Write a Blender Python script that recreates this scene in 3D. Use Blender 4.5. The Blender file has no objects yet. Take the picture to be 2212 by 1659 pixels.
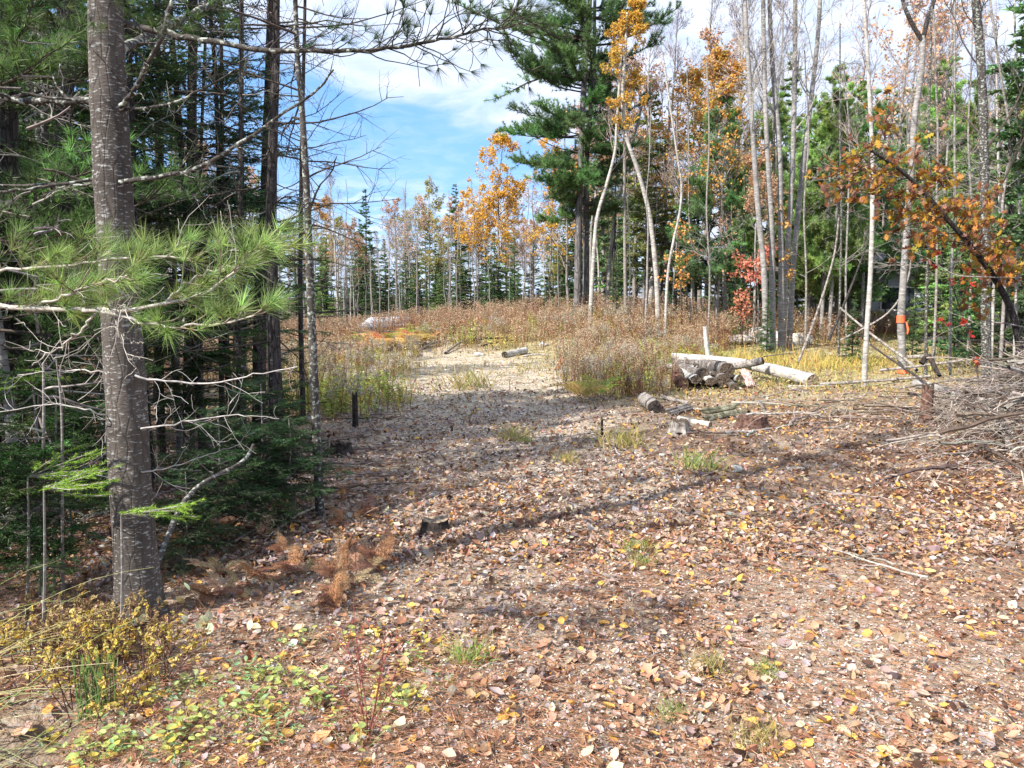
import bpy, math, random
import numpy as np
from mathutils import Vector

sc = bpy.context.scene
COL = sc.collection
rng = np.random.default_rng(11)
R = math.radians

# ------------------------------------------------------------------ camera, light, exposure
PITCH = R(6.5); CH = 1.6; F = 1661.0; CX = 1106.0; CY = 829.5     # pixel units of a 2212 x 1659 view
cam = bpy.data.cameras.new('camera')
cam.sensor_fit = 'HORIZONTAL'; cam.sensor_width = 36.0; cam.lens = 36.0 * F / 2212.0
cam.clip_start = 0.05; cam.clip_end = 3000
co = bpy.data.objects.new('camera', cam); COL.objects.link(co)
co.location = (0, 0, CH); co.rotation_euler = (R(90) - PITCH, 0, 0)
sc.camera = co

SUN_EL = R(41); SUN_V = np.array([-0.78, -0.60]); SUN_V = SUN_V / np.linalg.norm(SUN_V)
sun = bpy.data.lights.new('sun', 'SUN'); sun.energy = 5.0; sun.angle = R(0.55); sun.color = (1.0, 0.93, 0.84)
so = bpy.data.objects.new('sun', sun); COL.objects.link(so)
sdir = Vector((SUN_V[0] * math.cos(SUN_EL), SUN_V[1] * math.cos(SUN_EL), math.sin(SUN_EL)))
so.rotation_euler = sdir.to_track_quat('Z', 'Y').to_euler()
so.location = (-20, -10, 30)

w = bpy.data.worlds.new('World'); sc.world = w; w.use_nodes = True
nt = w.node_tree; nt.nodes.clear()
def N(tree, kind, **kw):
    n = tree.nodes.new(kind)
    for k, v in kw.items():
        if k.startswith('i_'):
            key = k[2:]
            n.inputs[int(key) if key.isdigit() else key].default_value = v
        else:
            setattr(n, k, v)
    return n
def math_n(tree, op, a, b=None, c=None, clamp=False):
    n = tree.nodes.new('ShaderNodeMath'); n.operation = op; n.use_clamp = clamp
    for i, v in enumerate((a, b, c)):
        if v is None: continue
        if isinstance(v, (int, float)): n.inputs[i].default_value = v
        else: tree.links.new(v, n.inputs[i])
    return n.outputs[0]
def maprange(tree, v, a, b, c=0.0, d=1.0, smooth=True):
    n = tree.nodes.new('ShaderNodeMapRange'); n.interpolation_type = 'SMOOTHSTEP' if smooth else 'LINEAR'
    tree.links.new(v, n.inputs['Value'])
    n.inputs['From Min'].default_value = a; n.inputs['From Max'].default_value = b
    n.inputs['To Min'].default_value = c; n.inputs['To Max'].default_value = d
    return n.outputs['Result']
def mixc(tree, f, a, b):
    n = tree.nodes.new('ShaderNodeMix'); n.data_type = 'RGBA'
    for i, v in ((0, f), (6, a), (7, b)):
        if isinstance(v, (int, float)): n.inputs[i].default_value = v
        elif isinstance(v, tuple): n.inputs[i].default_value = (*v, 1) if len(v) == 3 else v
        else: tree.links.new(v, n.inputs[i])
    return n.outputs[2]

sky = N(nt, 'ShaderNodeTexSky', sky_type='NISHITA', sun_disc=False, sun_elevation=SUN_EL,
        sun_rotation=math.atan2(SUN_V[0], SUN_V[1]), altitude=50, air_density=1.0, dust_density=0.6, ozone_density=2.2)
tc = N(nt, 'ShaderNodeTexCoord')
sep = N(nt, 'ShaderNodeSeparateXYZ'); nt.links.new(tc.outputs['Generated'], sep.inputs[0])
dx, dy, dz = sep.outputs
el = math_n(nt, 'MULTIPLY', dz, 57.3)
edge = math_n(nt, 'ADD', math_n(nt, 'MULTIPLY', dx, -17.0), 11.2)
s = math_n(nt, 'SUBTRACT', el, edge)
inv = math_n(nt, 'DIVIDE', 1.0, math_n(nt, 'ADD', math_n(nt, 'ABSOLUTE', dz), 0.12))
comb = N(nt, 'ShaderNodeCombineXYZ')
nt.links.new(math_n(nt, 'MULTIPLY', dx, inv), comb.inputs[0]); nt.links.new(math_n(nt, 'MULTIPLY', dy, inv), comb.inputs[1])
n1 = N(nt, 'ShaderNodeTexNoise', i_Scale=1.6, i_Detail=7.0, i_Roughness=0.58, i_Distortion=0.4); nt.links.new(comb.outputs[0], n1.inputs['Vector'])
n2 = N(nt, 'ShaderNodeTexNoise', i_Scale=6.0, i_Detail=6.0, i_Roughness=0.6, i_Distortion=0.5); nt.links.new(comb.outputs[0], n2.inputs['Vector'])
nn = math_n(nt, 'MULTIPLY', math_n(nt, 'SUBTRACT', n1.outputs['Fac'], 0.5), 16.0)
mA = maprange(nt, math_n(nt, 'ADD', s, nn), -1.6, 3.0)                        # the big cloud deck
mB = maprange(nt, dx, 0.10, 0.26)                                            # cloud to the right
lowband = maprange(nt, el, 9.5, 5.0)
wis = maprange(nt, math_n(nt, 'ADD', n2.outputs['Fac'], math_n(nt, 'MULTIPLY', n1.outputs['Fac'], 0.5)), 0.60, 0.95)
mC = math_n(nt, 'MULTIPLY', math_n(nt, 'ADD', math_n(nt, 'MULTIPLY', lowband, 0.75), 0.18), wis)
hor = maprange(nt, el, 7.0, 0.0, 0.0, 0.75)
m = math_n(nt, 'MAXIMUM', math_n(nt, 'MAXIMUM', mA, mB), math_n(nt, 'MAXIMUM', mC, hor))
m = math_n(nt, 'MULTIPLY', m, 0.94)
shade = maprange(nt, n2.outputs['Fac'], 0.30, 0.70)
ccol = mixc(nt, shade, (3.3, 3.85, 5.1), (4.5, 4.85, 5.7))
skyb = mixc(nt, 0.6, sky.outputs[0], (0.75, 2.3, 5.3))
tot = mixc(nt, m, skyb, ccol)
bg = N(nt, 'ShaderNodeBackground', i_Strength=0.125); nt.links.new(tot, bg.inputs[0])
wo = N(nt, 'ShaderNodeOutputWorld'); nt.links.new(bg.outputs[0], wo.inputs[0])

sc.view_settings.view_transform = 'Standard'; sc.view_settings.look = 'None'
sc.view_settings.gamma = 1.0; sc.view_settings.use_curve_mapping = False
sc.view_settings.exposure = 1.02
sc.render.engine = 'CYCLES'
cy = sc.cycles
cy.max_bounces = 5; cy.diffuse_bounces = 2; cy.glossy_bounces = 1; cy.transmission_bounces = 3
cy.transparent_max_bounces = 4; cy.caustics_reflective = False; cy.caustics_refractive = False
cy.use_denoising = True

# ------------------------------------------------------------------ terrain
def vnoise(x, y, f, seed=0):
    a = seed * 12.9
    return (np.sin(x * f + a) * np.cos(y * f * 1.13 + a * 1.7) + np.sin((x * .62 + y * .8) * f * 1.9 + a * 2.3) * .5
            + np.sin((x * .9 - y * .53) * f * 3.3 + a) * .28) / 1.78
def path_x(y):       # centre line of the track
    y = np.asarray(y, float)
    c = np.interp(y, [-20, 0, 4, 8, 12, 18, 24, 30, 40], [0.6, 0.6, 0.3, -0.15, -0.4, -0.9, -4.6, -11.0, -20])
    return c
def path_w(y):
    return np.interp(np.asarray(y, float), [-20, 3, 6, 10, 18, 24, 30], [4.0, 4.0, 2.2, 1.6, 2.1, 2.6, 2.0])
def hz(x, y):
    x = np.asarray(x, float); y = np.asarray(y, float)
    h = 0.82 * np.exp(-((x - 3.8) / 8.0) ** 2 - ((y - 28.0) / 5.0) ** 2)
    h += 0.18 * np.exp(-((x - 8) / 4.0) ** 2 - ((y - 9) / 3.5) ** 2)
    h -= 0.22 / (1 + np.exp((x + 2.6 + 0.10 * (y - 6)) / 0.5)) * (1 / (1 + np.exp(-(y - 3.0) / 0.5)))
    h -= 0.60 * np.exp(-((x + 2.0) / 0.30) ** 4 - ((y - 2.62) / 0.26) ** 4)
    h += 0.035 * vnoise(x, y, 0.9, 1) + 0.016 * vnoise(x, y, 3.1, 2)
    px = path_x(y)
    h -= 0.03 * np.exp(-((x - px - .8) / .35) ** 2) * (y > 3) + 0.03 * np.exp(-((x - px + .8) / .35) ** 2) * (y > 3)
    return h
def H1(x, y): return float(hz(x, y))
cp, sp = math.cos(PITCH), math.sin(PITCH)
def ray(u, v):
    a = (u - CX) / F; b = -(v - CY) / F
    return np.array([a, cp + b * sp, -sp + b * cp])
def pix(u, v, Y):
    d = ray(u, v); t = Y / d[1]
    return np.array([0, 0, CH]) + d * t
def gpix(u, v):
    d = ray(u, v); t = 0.5; p = None
    while t < 120:
        p = np.array([0, 0, CH]) + d * t
        if p[2] <= H1(p[0], p[1]): break
        t *= 1.01
    p[2] = H1(p[0], p[1]); return p
def gx(u, Y):
    x = 0.0
    for _ in range(3):
        z = H1(x, Y); fwd = Y * cp - (z - CH) * sp; x = (u - CX) / F * fwd
    return np.array([x, Y, H1(x, Y)])

# ------------------------------------------------------------------ mesh helpers
def make_mesh(name, blocks, mats, smooth=False):
    """blocks: (V, F, C, material index)"""
    V = []; L = []; S = []; MI = []; C = []; off = 0
    for b in blocks:
        v, f, c = b[0], b[1], b[2]; mi = b[3] if len(b) > 3 else 0
        if len(v) == 0: continue
        V.append(v); L.append((f + off).ravel()); S.append(np.full(len(f), f.shape[1], np.int32)); MI.append(np.full(len(f), mi, np.int32))
        c = np.asarray(c, float)
        if c.ndim == 1: c = np.tile(c, (len(v), 1))
        C.append(c); off += len(v)
    V = np.concatenate(V); L = np.concatenate(L); S = np.concatenate(S); MI = np.concatenate(MI); C = np.concatenate(C)
    me = bpy.data.meshes.new(name)
    me.vertices.add(len(V)); me.vertices.foreach_set('co', V.astype(np.float32).ravel())
    me.loops.add(len(L)); me.loops.foreach_set('vertex_index', L.astype(np.int32))
    me.polygons.add(len(S)); st = np.zeros(len(S), np.int32); st[1:] = np.cumsum(S)[:-1]
    me.polygons.foreach_set('loop_start', st); me.polygons.foreach_set('loop_total', S)
    me.polygons.foreach_set('material_index', MI)
    me.polygons.foreach_set('use_smooth', np.full(len(S), smooth, bool))
    at = me.color_attributes.new('col', 'FLOAT_COLOR', 'POINT')
    at.data.foreach_set('color', np.concatenate([np.clip(C, 0, 1), np.ones((len(C), 1))], 1).astype(np.float32).ravel())
    for mm in (mats if isinstance(mats, (list, tuple)) else [mats]): me.materials.append(mm)
    me.update(calc_edges=True)
    return me
def norm(a): return a / np.maximum(np.linalg.norm(a, axis=-1, keepdims=True), 1e-9)
def perp(d):
    ref = np.where(np.abs(d[..., 2:3]) > 0.9, np.array([1.0, 0, 0]), np.array([0, 0, 1.0]))
    a = norm(np.cross(d, ref)); b = np.cross(d, a); return a, b
def tubes(P, rad, sides, col, cap=False):
    """P (n,k,3) polylines, rad (n,k), col (3,) or (n,3)"""
    P = np.asarray(P, float); rad = np.asarray(rad, float)
    if P.ndim == 2: P = P[None]; rad = rad[None]
    n, k, _ = P.shape
    T = np.gradient(P, axis=1); T = norm(T)
    md = norm(P[:, -1] - P[:, 0])
    ref, _b = perp(md)
    A = norm(ref[:, None] - (ref[:, None] * T).sum(-1, keepdims=True) * T); B = np.cross(T, A)
    th = np.arange(sides) / sides * 2 * np.pi
    V = P[:, :, None] + rad[:, :, None, None] * (A[:, :, None] * np.cos(th)[None, None, :, None] + B[:, :, None] * np.sin(th)[None, None, :, None])
    idx = np.arange(n * k * sides).reshape(n, k, sides)
    a = idx[:, :-1]; b = idx[:, 1:]
    Fq = np.stack([a, np.roll(a, -1, 2), np.roll(b, -1, 2), b], -1).reshape(-1, 4)
    col = np.asarray(col, float)
    if col.ndim == 1: C = np.tile(col, (n * k * sides, 1))
    else: C = np.repeat(col, k * sides, 0)
    return V.reshape(-1, 3), Fq, C
def grow(P, D, L, k, jit, up, r=rng):
    """n curved branches: start P, direction D, length L -> (n,k+1,3)"""
    n = len(P); pts = [P]; d = norm(D); L = np.asarray(L, float).reshape(-1, 1) * np.ones((n, 1))
    for i in range(k):
        d = norm(d + r.normal(0, jit, (n, 3)) + np.array([0, 0, up]))
        pts.append(pts[-1] + d * L / k)
    return np.stack(pts, 1)
def along(poly, t):
    """poly (n,k,3), t (n,m) in 0..1 -> positions, tangents (n,m,3)"""
    n, k, _ = poly.shape
    f = np.clip(t, 0, .9999) * (k - 1); i = f.astype(int); fr = (f - i)[..., None]
    ii = np.arange(n)[:, None]
    a = poly[ii, i]; b = poly[ii, i + 1]
    return a + (b - a) * fr, norm(b - a)
def spread_dirs(T, ang, r=rng, flat=0.0):
    """directions at angle ang from T with random azimuth; flat squeezes toward horizontal"""
    a, b = perp(T); ph = r.uniform(0, 2 * np.pi, T.shape[:-1])[..., None]
    if np.ndim(ang) > 0: ang = ang[..., None]
    d = T * np.cos(ang) + (a * np.cos(ph) + b * np.sin(ph)) * np.sin(ang)
    if flat > 0:
        d = d * np.array([1, 1, 1 - flat]) + T * np.array([0, 0, flat])
    return norm(d)
def needles(P, D, ln, wd, col, r=rng):
    """thin triangles"""
    n = len(P); a, b = perp(D); ph = r.uniform(0, np.pi, (n, 1)); s_ = a * np.cos(ph) + b * np.sin(ph)
    ln = np.asarray(ln).reshape(-1, 1); wd = np.asarray(wd).reshape(-1, 1)
    V = np.stack([P - s_ * wd / 2, P + s_ * wd / 2, P + D * ln], 1).reshape(-1, 3)
    Fq = np.arange(3 * n).reshape(n, 3)
    return V, Fq, np.repeat(col, 3, 0) if np.ndim(col) == 2 else col
def leaves(P, D, ln, wd, col, r=rng, flat=0.4):
    """folded diamond leaves, two quads-ish as one kite each"""
    n = len(P); a, b = perp(D); ph = r.uniform(0, 2 * np.pi, (n, 1)); s_ = norm((a * np.cos(ph) + b * np.sin(ph)) * np.array([1, 1, 1 - flat]))
    nr = np.cross(s_, D)
    ln = np.asarray(ln).reshape(-1, 1) * np.ones((n, 1)); wd = np.asarray(wd).reshape(-1, 1) * np.ones((n, 1))
    V = np.stack([P, P + D * ln * .45 + s_ * wd / 2 + nr * wd * .12, P + D * ln, P + D * ln * .45 - s_ * wd / 2 + nr * wd * .12], 1).reshape(-1, 3)
    i = np.arange(n)[:, None] * 4
    Fq = np.concatenate([i + np.array([0, 1, 2]), i + np.array([0, 2, 3])], 0)
    return V, Fq, np.repeat(col, 4, 0) if np.ndim(col) == 2 else col
def cvar(base, n, v=0.25, h=0.08, r=rng):
    base = np.asarray(base, float)
    return np.clip(base * (1 + r.normal(0, v, (n, 1))) * (1 + r.normal(0, h, (n, 3))), 0.004, 0.95)
def pick(cols, wts, n, v=0.2, r=rng):
    cols = np.asarray(cols, float); wts = np.asarray(wts, float) / np.sum(wts)
    return cvar(1, n, v, 0.05, r)[:, :1] * cols[r.choice(len(cols), n, p=wts)] * (1 + r.normal(0, .05, (n, 3)))
def smooth_path(pts, m):
    pts = np.asarray(pts, float); n = len(pts)
    t = np.linspace(0, n - 1, m); i = np.clip(t.astype(int), 0, n - 2); f = (t - i)[:, None]
    p0 = pts[np.clip(i - 1, 0, n - 1)]; p1 = pts[i]; p2 = pts[i + 1]; p3 = pts[np.clip(i + 2, 0, n - 1)]
    return 0.5 * (2 * p1 + (p2 - p0) * f + (2 * p0 - 5 * p1 + 4 * p2 - p3) * f ** 2 + (3 * p1 - p0 - 3 * p2 + p3) * f ** 3)

# ------------------------------------------------------------------ objects
def tag(o, label=None, cat=None, group=None, kind=None):
    if label: o['label'] = label
    if cat: o['category'] = cat
    if group: o['group'] = group
    if kind: o['kind'] = kind
    return o
def obj(name, me, parent=None, loc=(0, 0, 0), rot=(0, 0, 0), scale=1.0):
    o = bpy.data.objects.new(name, me); COL.objects.link(o)
    if parent is not None: o.parent = parent
    o.location = tuple(float(q) for q in loc); o.rotation_euler = rot
    o.scale = (scale,) * 3 if np.isscalar(scale) else scale
    if parent is not None and name in ('dead_branches', 'branches', 'twigs', 'limbs', 'needles', 'stems', 'leaves', 'siding'): o['kind'] = 'stuff'
    return o
def thing(name, label, cat, parts, loc=(0, 0, 0), rot=(0, 0, 0), scale=1.0, group=None):
    """an Empty with one child per (part name, mesh)"""
    o = obj(name, None, None, loc, rot, scale); o.empty_display_size = 0.2
    tag(o, label, cat, group)
    for pn, me in parts: obj(pn, me, o)
    return o
def single(name, label, cat, me, loc=(0, 0, 0), rot=(0, 0, 0), scale=1.0, group=None):
    return tag(obj(name, me, None, loc, rot, scale), label, cat, group)
def stuff(name, me): 
    o = obj(name, me); o['kind'] = 'stuff'; return o
def struct(name, me):
    o = obj(name, me); o['kind'] = 'structure'; return o

# ------------------------------------------------------------------ materials
def mat(name):
    m_ = bpy.data.materials.new(name); m_.use_nodes = True; t = m_.node_tree; t.nodes.clear()
    out = t.nodes.new('ShaderNodeOutputMaterial'); p = t.nodes.new('ShaderNodeBsdfPrincipled'); t.links.new(p.outputs[0], out.inputs[0])
    p.inputs['Specular IOR Level'].default_value = 0.25
    return m_, t, p, out
def leaf_mat(name, trans=0.35, rough=0.55):
    m_, t, p, out = mat(name)
    a = N(t, 'ShaderNodeAttribute', attribute_name='col')
    t.links.new(a.outputs['Color'], p.inputs['Base Color']); p.inputs['Roughness'].default_value = rough
    tr = t.nodes.new('ShaderNodeBsdfTranslucent'); t.links.new(a.outputs['Color'], tr.inputs[0])
    mx = t.nodes.new('ShaderNodeMixShader'); mx.inputs[0].default_value = trans
    t.links.new(p.outputs[0], mx.inputs[1]); t.links.new(tr.outputs[0], mx.inputs[2]); t.links.new(mx.outputs[0], out.inputs[0])
    return m_
def col_mat(name, rough=0.85, noise=0.35, scale=30.0):
    m_, t, p, out = mat(name)
    a = N(t, 'ShaderNodeAttribute', attribute_name='col'); g = N(t, 'ShaderNodeTexCoord')
    n_ = N(t, 'ShaderNodeTexNoise', i_Scale=scale, i_Detail=4.0); t.links.new(g.outputs['Object'], n_.inputs['Vector'])
    mul = N(t, 'ShaderNodeVectorMath', operation='SCALE'); t.links.new(a.outputs['Color'], mul.inputs[0])
    t.links.new(maprange(t, n_.outputs['Fac'], 0.3, 0.7, 1 - noise, 1 + noise), mul.inputs['Scale'])
    t.links.new(mul.outputs[0], p.inputs['Base Color']); p.inputs['Roughness'].default_value = rough
    return m_
def bark_mat(name, base, light, dark, patch=0.5, zsq=4.0, scale=18.0, crack=0.3, bump=0.4, rings=0.0, crackscale=14.0):
    """grey/brown bark: horizontal pale patches, vertical cracks, optional dark rings"""
    m_, t, p, out = mat(name)
    g = N(t, 'ShaderNodeTexCoord'); mp = N(t, 'ShaderNodeMapping'); mp.inputs['Scale'].default_value = (1, 1, zsq)
    t.links.new(g.outputs['Object'], mp.inputs[0])
    n1_ = N(t, 'ShaderNodeTexNoise', i_Scale=scale, i_Detail=5.0, i_Roughness=0.6); t.links.new(mp.outputs[0], n1_.inputs['Vector'])
    n0_ = N(t, 'ShaderNodeTexNoise', i_Scale=3.0, i_Detail=4.0); t.links.new(g.outputs['Object'], n0_.inputs['Vector'])
    mp2 = N(t, 'ShaderNodeMapping'); mp2.inputs['Scale'].default_value = (1, 1, 0.22); t.links.new(g.outputs['Object'], mp2.inputs[0])
    vo = N(t, 'ShaderNodeTexVoronoi', feature='DISTANCE_TO_EDGE', i_Scale=crackscale); t.links.new(mp2.outputs[0], vo.inputs['Vector'])
    cr = maprange(t, vo.outputs[0], 0.0, 0.10, 1.0, 0.0)
    pf = maprange(t, n1_.outputs['Fac'], 0.62 - patch * .25, 0.70 - patch * .2)
    big = maprange(t, n0_.outputs['Fac'], 0.3, 0.7)
    c0 = mixc(t, big, tuple(np.array(base) * .75), tuple(np.array(base) * 1.25))
    c1 = mixc(t, pf, c0, light)
    crf = math_n(t, 'MULTIPLY', cr, crack)
    c2 = mixc(t, crf, c1, dark)
    if rings > 0:
        mp3 = N(t, 'ShaderNodeMapping'); mp3.inputs['Scale'].default_value = (1, 1, 9.0); t.links.new(g.outputs['Object'], mp3.inputs[0])
        n3 = N(t, 'ShaderNodeTexNoise', i_Scale=5.0, i_Detail=4.0, i_Roughness=0.55); t.links.new(mp3.outputs[0], n3.inputs['Vector'])
        c2 = mixc(t, math_n(t, 'MULTIPLY', maprange(t, n3.outputs['Fac'], 0.60, 0.66), rings), c2, dark)
    t.links.new(c2, p.inputs['Base Color']); p.inputs['Roughness'].default_value = 0.9
    hh = math_n(t, 'SUBTRACT', n1_.outputs['Fac'], math_n(t, 'MULTIPLY', cr, crack * 1.5))
    bp = N(t, 'ShaderNodeBump', i_Strength=bump, i_Distance=0.02); t.links.new(hh, bp.inputs['Height']); t.links.new(bp.outputs[0], p.inputs['Normal'])
    return m_
M_LEAF = leaf_mat('foliage', 0.38)
M_NEED = leaf_mat('needle_foliage', 0.34, 0.45)
M_LITTER = leaf_mat('litter_leaf', 0.12, 0.6)
M_TWIG = col_mat('twig_bark')
M_PINEBARK = bark_mat('grey_pine_bark', (0.085, 0.073, 0.064), (0.32, 0.325, 0.315), (0.015, 0.012, 0.010), patch=0.27, zsq=3.2, scale=32, crack=0.30, bump=0.45, crackscale=24)
M_DARKBARK = bark_mat('dark_conifer_bark', (0.060, 0.052, 0.050), (0.20, 0.21, 0.20), (0.012, 0.010, 0.010), patch=0.05, zsq=1.5, scale=24, crack=0.6, bump=0.8, crackscale=26)
M_LICHEN = bark_mat('lichen_bark', (0.065, 0.058, 0.052), (0.34, 0.37, 0.33), (0.014, 0.012, 0.010), patch=0.40, zsq=1.4, scale=30, crack=0.3, bump=0.5)
M_GREYBARK = bark_mat('grey_smooth_bark', (0.22, 0.21, 0.20), (0.37, 0.36, 0.345), (0.07, 0.06, 0.055), patch=0.4, zsq=3, scale=9, crack=0.05, bump=0.2, rings=0.75)
M_BIRCH = bark_mat('white_birch_bark', (0.33, 0.315, 0.29), (0.47, 0.455, 0.42), (0.045, 0.038, 0.034), patch=0.5, zsq=3, scale=7, crack=0.03, bump=0.2, rings=0.85)
M_BIGPINE = bark_mat('old_pine_bark', (0.125, 0.118, 0.118), (0.26, 0.25, 0.24), (0.03, 0.025, 0.022), patch=0.2, zsq=0.5, scale=12, crack=0.6, bump=0.8, crackscale=9)
M_POLE = bark_mat('pole_bark', (0.20, 0.18, 0.165), (0.36, 0.35, 0.33), (0.04, 0.035, 0.03), patch=0.4, zsq=3, scale=14, crack=0.1, bump=0.2, rings=0.5)

def flatmat(name, colr, rough=0.7, noise=0.25, scale=20.0, bump=0.2, metallic=0.0, dark=None):
    m_, t, p, out = mat(name); g = N(t, 'ShaderNodeTexCoord')
    n_ = N(t, 'ShaderNodeTexNoise', i_Scale=scale, i_Detail=6.0, i_Roughness=0.65); t.links.new(g.outputs['Object'], n_.inputs['Vector'])
    c = np.array(colr); d = np.array(dark) if dark is not None else c * (1 - noise)
    t.links.new(mixc(t, maprange(t, n_.outputs['Fac'], 0.35, 0.65), tuple(d), tuple(np.clip(c * (1 + noise), 0, .85))), p.inputs['Base Color'])
    p.inputs['Roughness'].default_value = rough; p.inputs['Metallic'].default_value = metallic
    bp = N(t, 'ShaderNodeBump', i_Strength=bump, i_Distance=0.02); t.links.new(n_.outputs['Fac'], bp.inputs['Height']); t.links.new(bp.outputs[0], p.inputs['Normal'])
    return m_
M_ROCK = flatmat('granite', (0.46, 0.45, 0.42), 0.85, 0.25, 6.0, 0.5, dark=(0.26, 0.255, 0.22))
M_CUT = flatmat('weathered_cut_wood', (0.10, 0.075, 0.055), 0.9, 0.3, 40.0, 0.6, dark=(0.018, 0.014, 0.012))
M_CUTLIGHT = flatmat('cut_wood', (0.30, 0.24, 0.17), 0.9, 0.3, 30.0, 0.5, dark=(0.10, 0.07, 0.05))
M_DEADWOOD = flatmat('silvered_wood', (0.29, 0.265, 0.24), 0.85, 0.25, 22.0, 0.8, dark=(0.10, 0.085, 0.075))
M_ROTWOOD = flatmat('rotten_wood', (0.15, 0.085, 0.065), 0.9, 0.3, 18.0, 0.9, dark=(0.04, 0.022, 0.016))
M_MOSSWOOD = flatmat('mossy_split_wood', (0.30, 0.29, 0.20), 0.9, 0.3, 12.0, 0.7, dark=(0.10, 0.09, 0.05))
M_STUMP = flatmat('charred_stump', (0.045, 0.035, 0.030), 0.9, 0.4, 18.0, 0.8, dark=(0.008, 0.007, 0.008))
M_TAPE = flatmat('orange_tape', (0.85, 0.16, 0.07), 0.45, 0.08, 10.0, 0.05)
M_SIDING = flatmat('pale_siding', (0.55, 0.60, 0.66), 0.6, 0.06, 3.0, 0.05)
M_TRIM = flatmat('white_trim', (0.78, 0.78, 0.76), 0.5, 0.04, 3.0, 0.02)
M_ROOF = flatmat('grey_shingle_roof', (0.16, 0.16, 0.17), 0.8, 0.2, 25.0, 0.3)
M_METALROOF = flatmat('pale_metal_roof', (0.42, 0.45, 0.50), 0.4, 0.08, 6.0, 0.05)
M_GLASS, _t, _p, _o = mat('window_glass')
_p.inputs['Base Color'].default_value = (0.03, 0.04, 0.05, 1); _p.inputs['Roughness'].default_value = 0.08; _p.inputs['Specular IOR Level'].default_value = 0.6

# ------------------------------------------------------------------ ground
def graded(a, b, fine_a, fine_b, step, grow_=1.09):
    c = list(np.arange(fine_a, fine_b, step)); s_ = step; x = fine_b
    while x < b: c.append(x); s_ *= grow_; x += s_
    c.append(b); s_ = step; x = fine_a - step; L = []
    while x > a: L.append(x); s_ *= grow_; x -= s_
    L.append(a); return np.array(sorted(set(L + c)))
gxs = graded(-700, 700, -4, 5, 0.085, 1.075); gys = graded(-60, 900, 1.2, 9, 0.085, 1.06)
X, Y = np.meshgrid(gxs, gys); Z = hz(X, Y)
V = np.stack([X, Y, Z], -1).reshape(-1, 3)
ny, nx = X.shape; idx = np.arange(ny * nx).reshape(ny, nx)
Fg = np.stack([idx[:-1, :-1], idx[:-1, 1:], idx[1:, 1:], idx[1:, :-1]], -1).reshape(-1, 4)
px = path_x(V[:, 1]); pw = path_w(V[:, 1])
onpath = 1 / (1 + np.exp((np.abs(V[:, 0] - px) - pw) / 0.35)) * (V[:, 1] < 34)
def clearing(x, y):      # 1 in the open ground beyond the track's bend
    a = 1 / (1 + np.exp(-(y - 11.5) / 1.0)); b = 1 / (1 + np.exp((y - 32) / 1.5))
    l = 1 / (1 + np.exp(-(x + 0.30 * y + 1.0) / 0.8)); r_ = 1 / (1 + np.exp((x - 0.62 * y - 0.5) / 0.8))
    return a * b * l * r_
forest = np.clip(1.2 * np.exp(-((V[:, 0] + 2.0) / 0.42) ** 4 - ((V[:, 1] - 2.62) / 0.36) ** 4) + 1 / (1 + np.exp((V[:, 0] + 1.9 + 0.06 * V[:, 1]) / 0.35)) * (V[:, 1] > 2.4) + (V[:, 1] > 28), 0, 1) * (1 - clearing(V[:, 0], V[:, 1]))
cl = clearing(V[:, 0], V[:, 1])
M_GROUND, t, p, out = mat('woodland_ground')
a = N(t, 'ShaderNodeAttribute', attribute_name='col'); se = N(t, 'ShaderNodeSeparateColor'); t.links.new(a.outputs['Color'], se.inputs[0])
g = N(t, 'ShaderNodeTexCoord')
def nz(sc_, det=5.0, ro=0.6, src=g.outputs['Object']):
    q = N(t, 'ShaderNodeTexNoise', i_Scale=sc_, i_Detail=det, i_Roughness=ro); t.links.new(src, q.inputs['Vector']); return q.outputs['Fac']
nA, nB, nC, nD = nz(0.9), nz(14.0), nz(55.0), nz(4.0)
vo = N(t, 'ShaderNodeTexVoronoi', i_Scale=42.0); t.links.new(g.outputs['Object'], vo.inputs['Vector'])
needle = mixc(t, maprange(t, nC, 0.38, 0.62), (0.030, 0.014, 0.009), (0.20, 0.10, 0.058))
grav = mixc(t, maprange(t, nB, 0.35, 0.65), (0.26, 0.21, 0.15), (0.52, 0.45, 0.34))
sepv = N(t, 'ShaderNodeSeparateColor'); t.links.new(vo.outputs['Color'], sepv.inputs[0])
grav = mixc(t, maprange(t, sepv.outputs[0], 0.6, 0.9), grav, (0.50, 0.46, 0.42))
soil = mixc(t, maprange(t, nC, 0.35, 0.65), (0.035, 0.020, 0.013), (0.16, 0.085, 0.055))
green = mixc(t, maprange(t, nB, 0.38, 0.62), (0.20, 0.19, 0.07), (0.52, 0.44, 0.25))
base = mixc(t, maprange(t, nA, 0.42, 0.62), needle, mixc(t, 0.5, needle, grav))
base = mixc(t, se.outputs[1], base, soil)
base = mixc(t, math_n(t, 'MULTIPLY', se.outputs[2], maprange(t, nD, 0.30, 0.60, 0.35, 1.0)), base, green)
base = mixc(t, math_n(t, 'MULTIPLY', se.outputs[0], maprange(t, nD, 0.35, 0.62, 0.25, 1.0)), base, grav)
t.links.new(base, p.inputs['Base Color']); p.inputs['Roughness'].default_value = 0.95
hb = math_n(t, 'ADD', nC, math_n(t, 'MULTIPLY', vo.outputs['Distance'], 0.6))
bp = N(t, 'ShaderNodeBump', i_Strength=0.8, i_Distance=0.02); t.links.new(hb, bp.inputs['Height']); t.links.new(bp.outputs[0], p.inputs['Normal'])
farpath = onpath * np.clip((V[:, 1] - 6) / 5, 0.0, 1) + onpath * 0.5
struct('ground', make_mesh('ground', [(V, Fg, np.stack([np.clip(farpath, 0, 1), forest, cl], 1))], M_GROUND, True))

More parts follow.
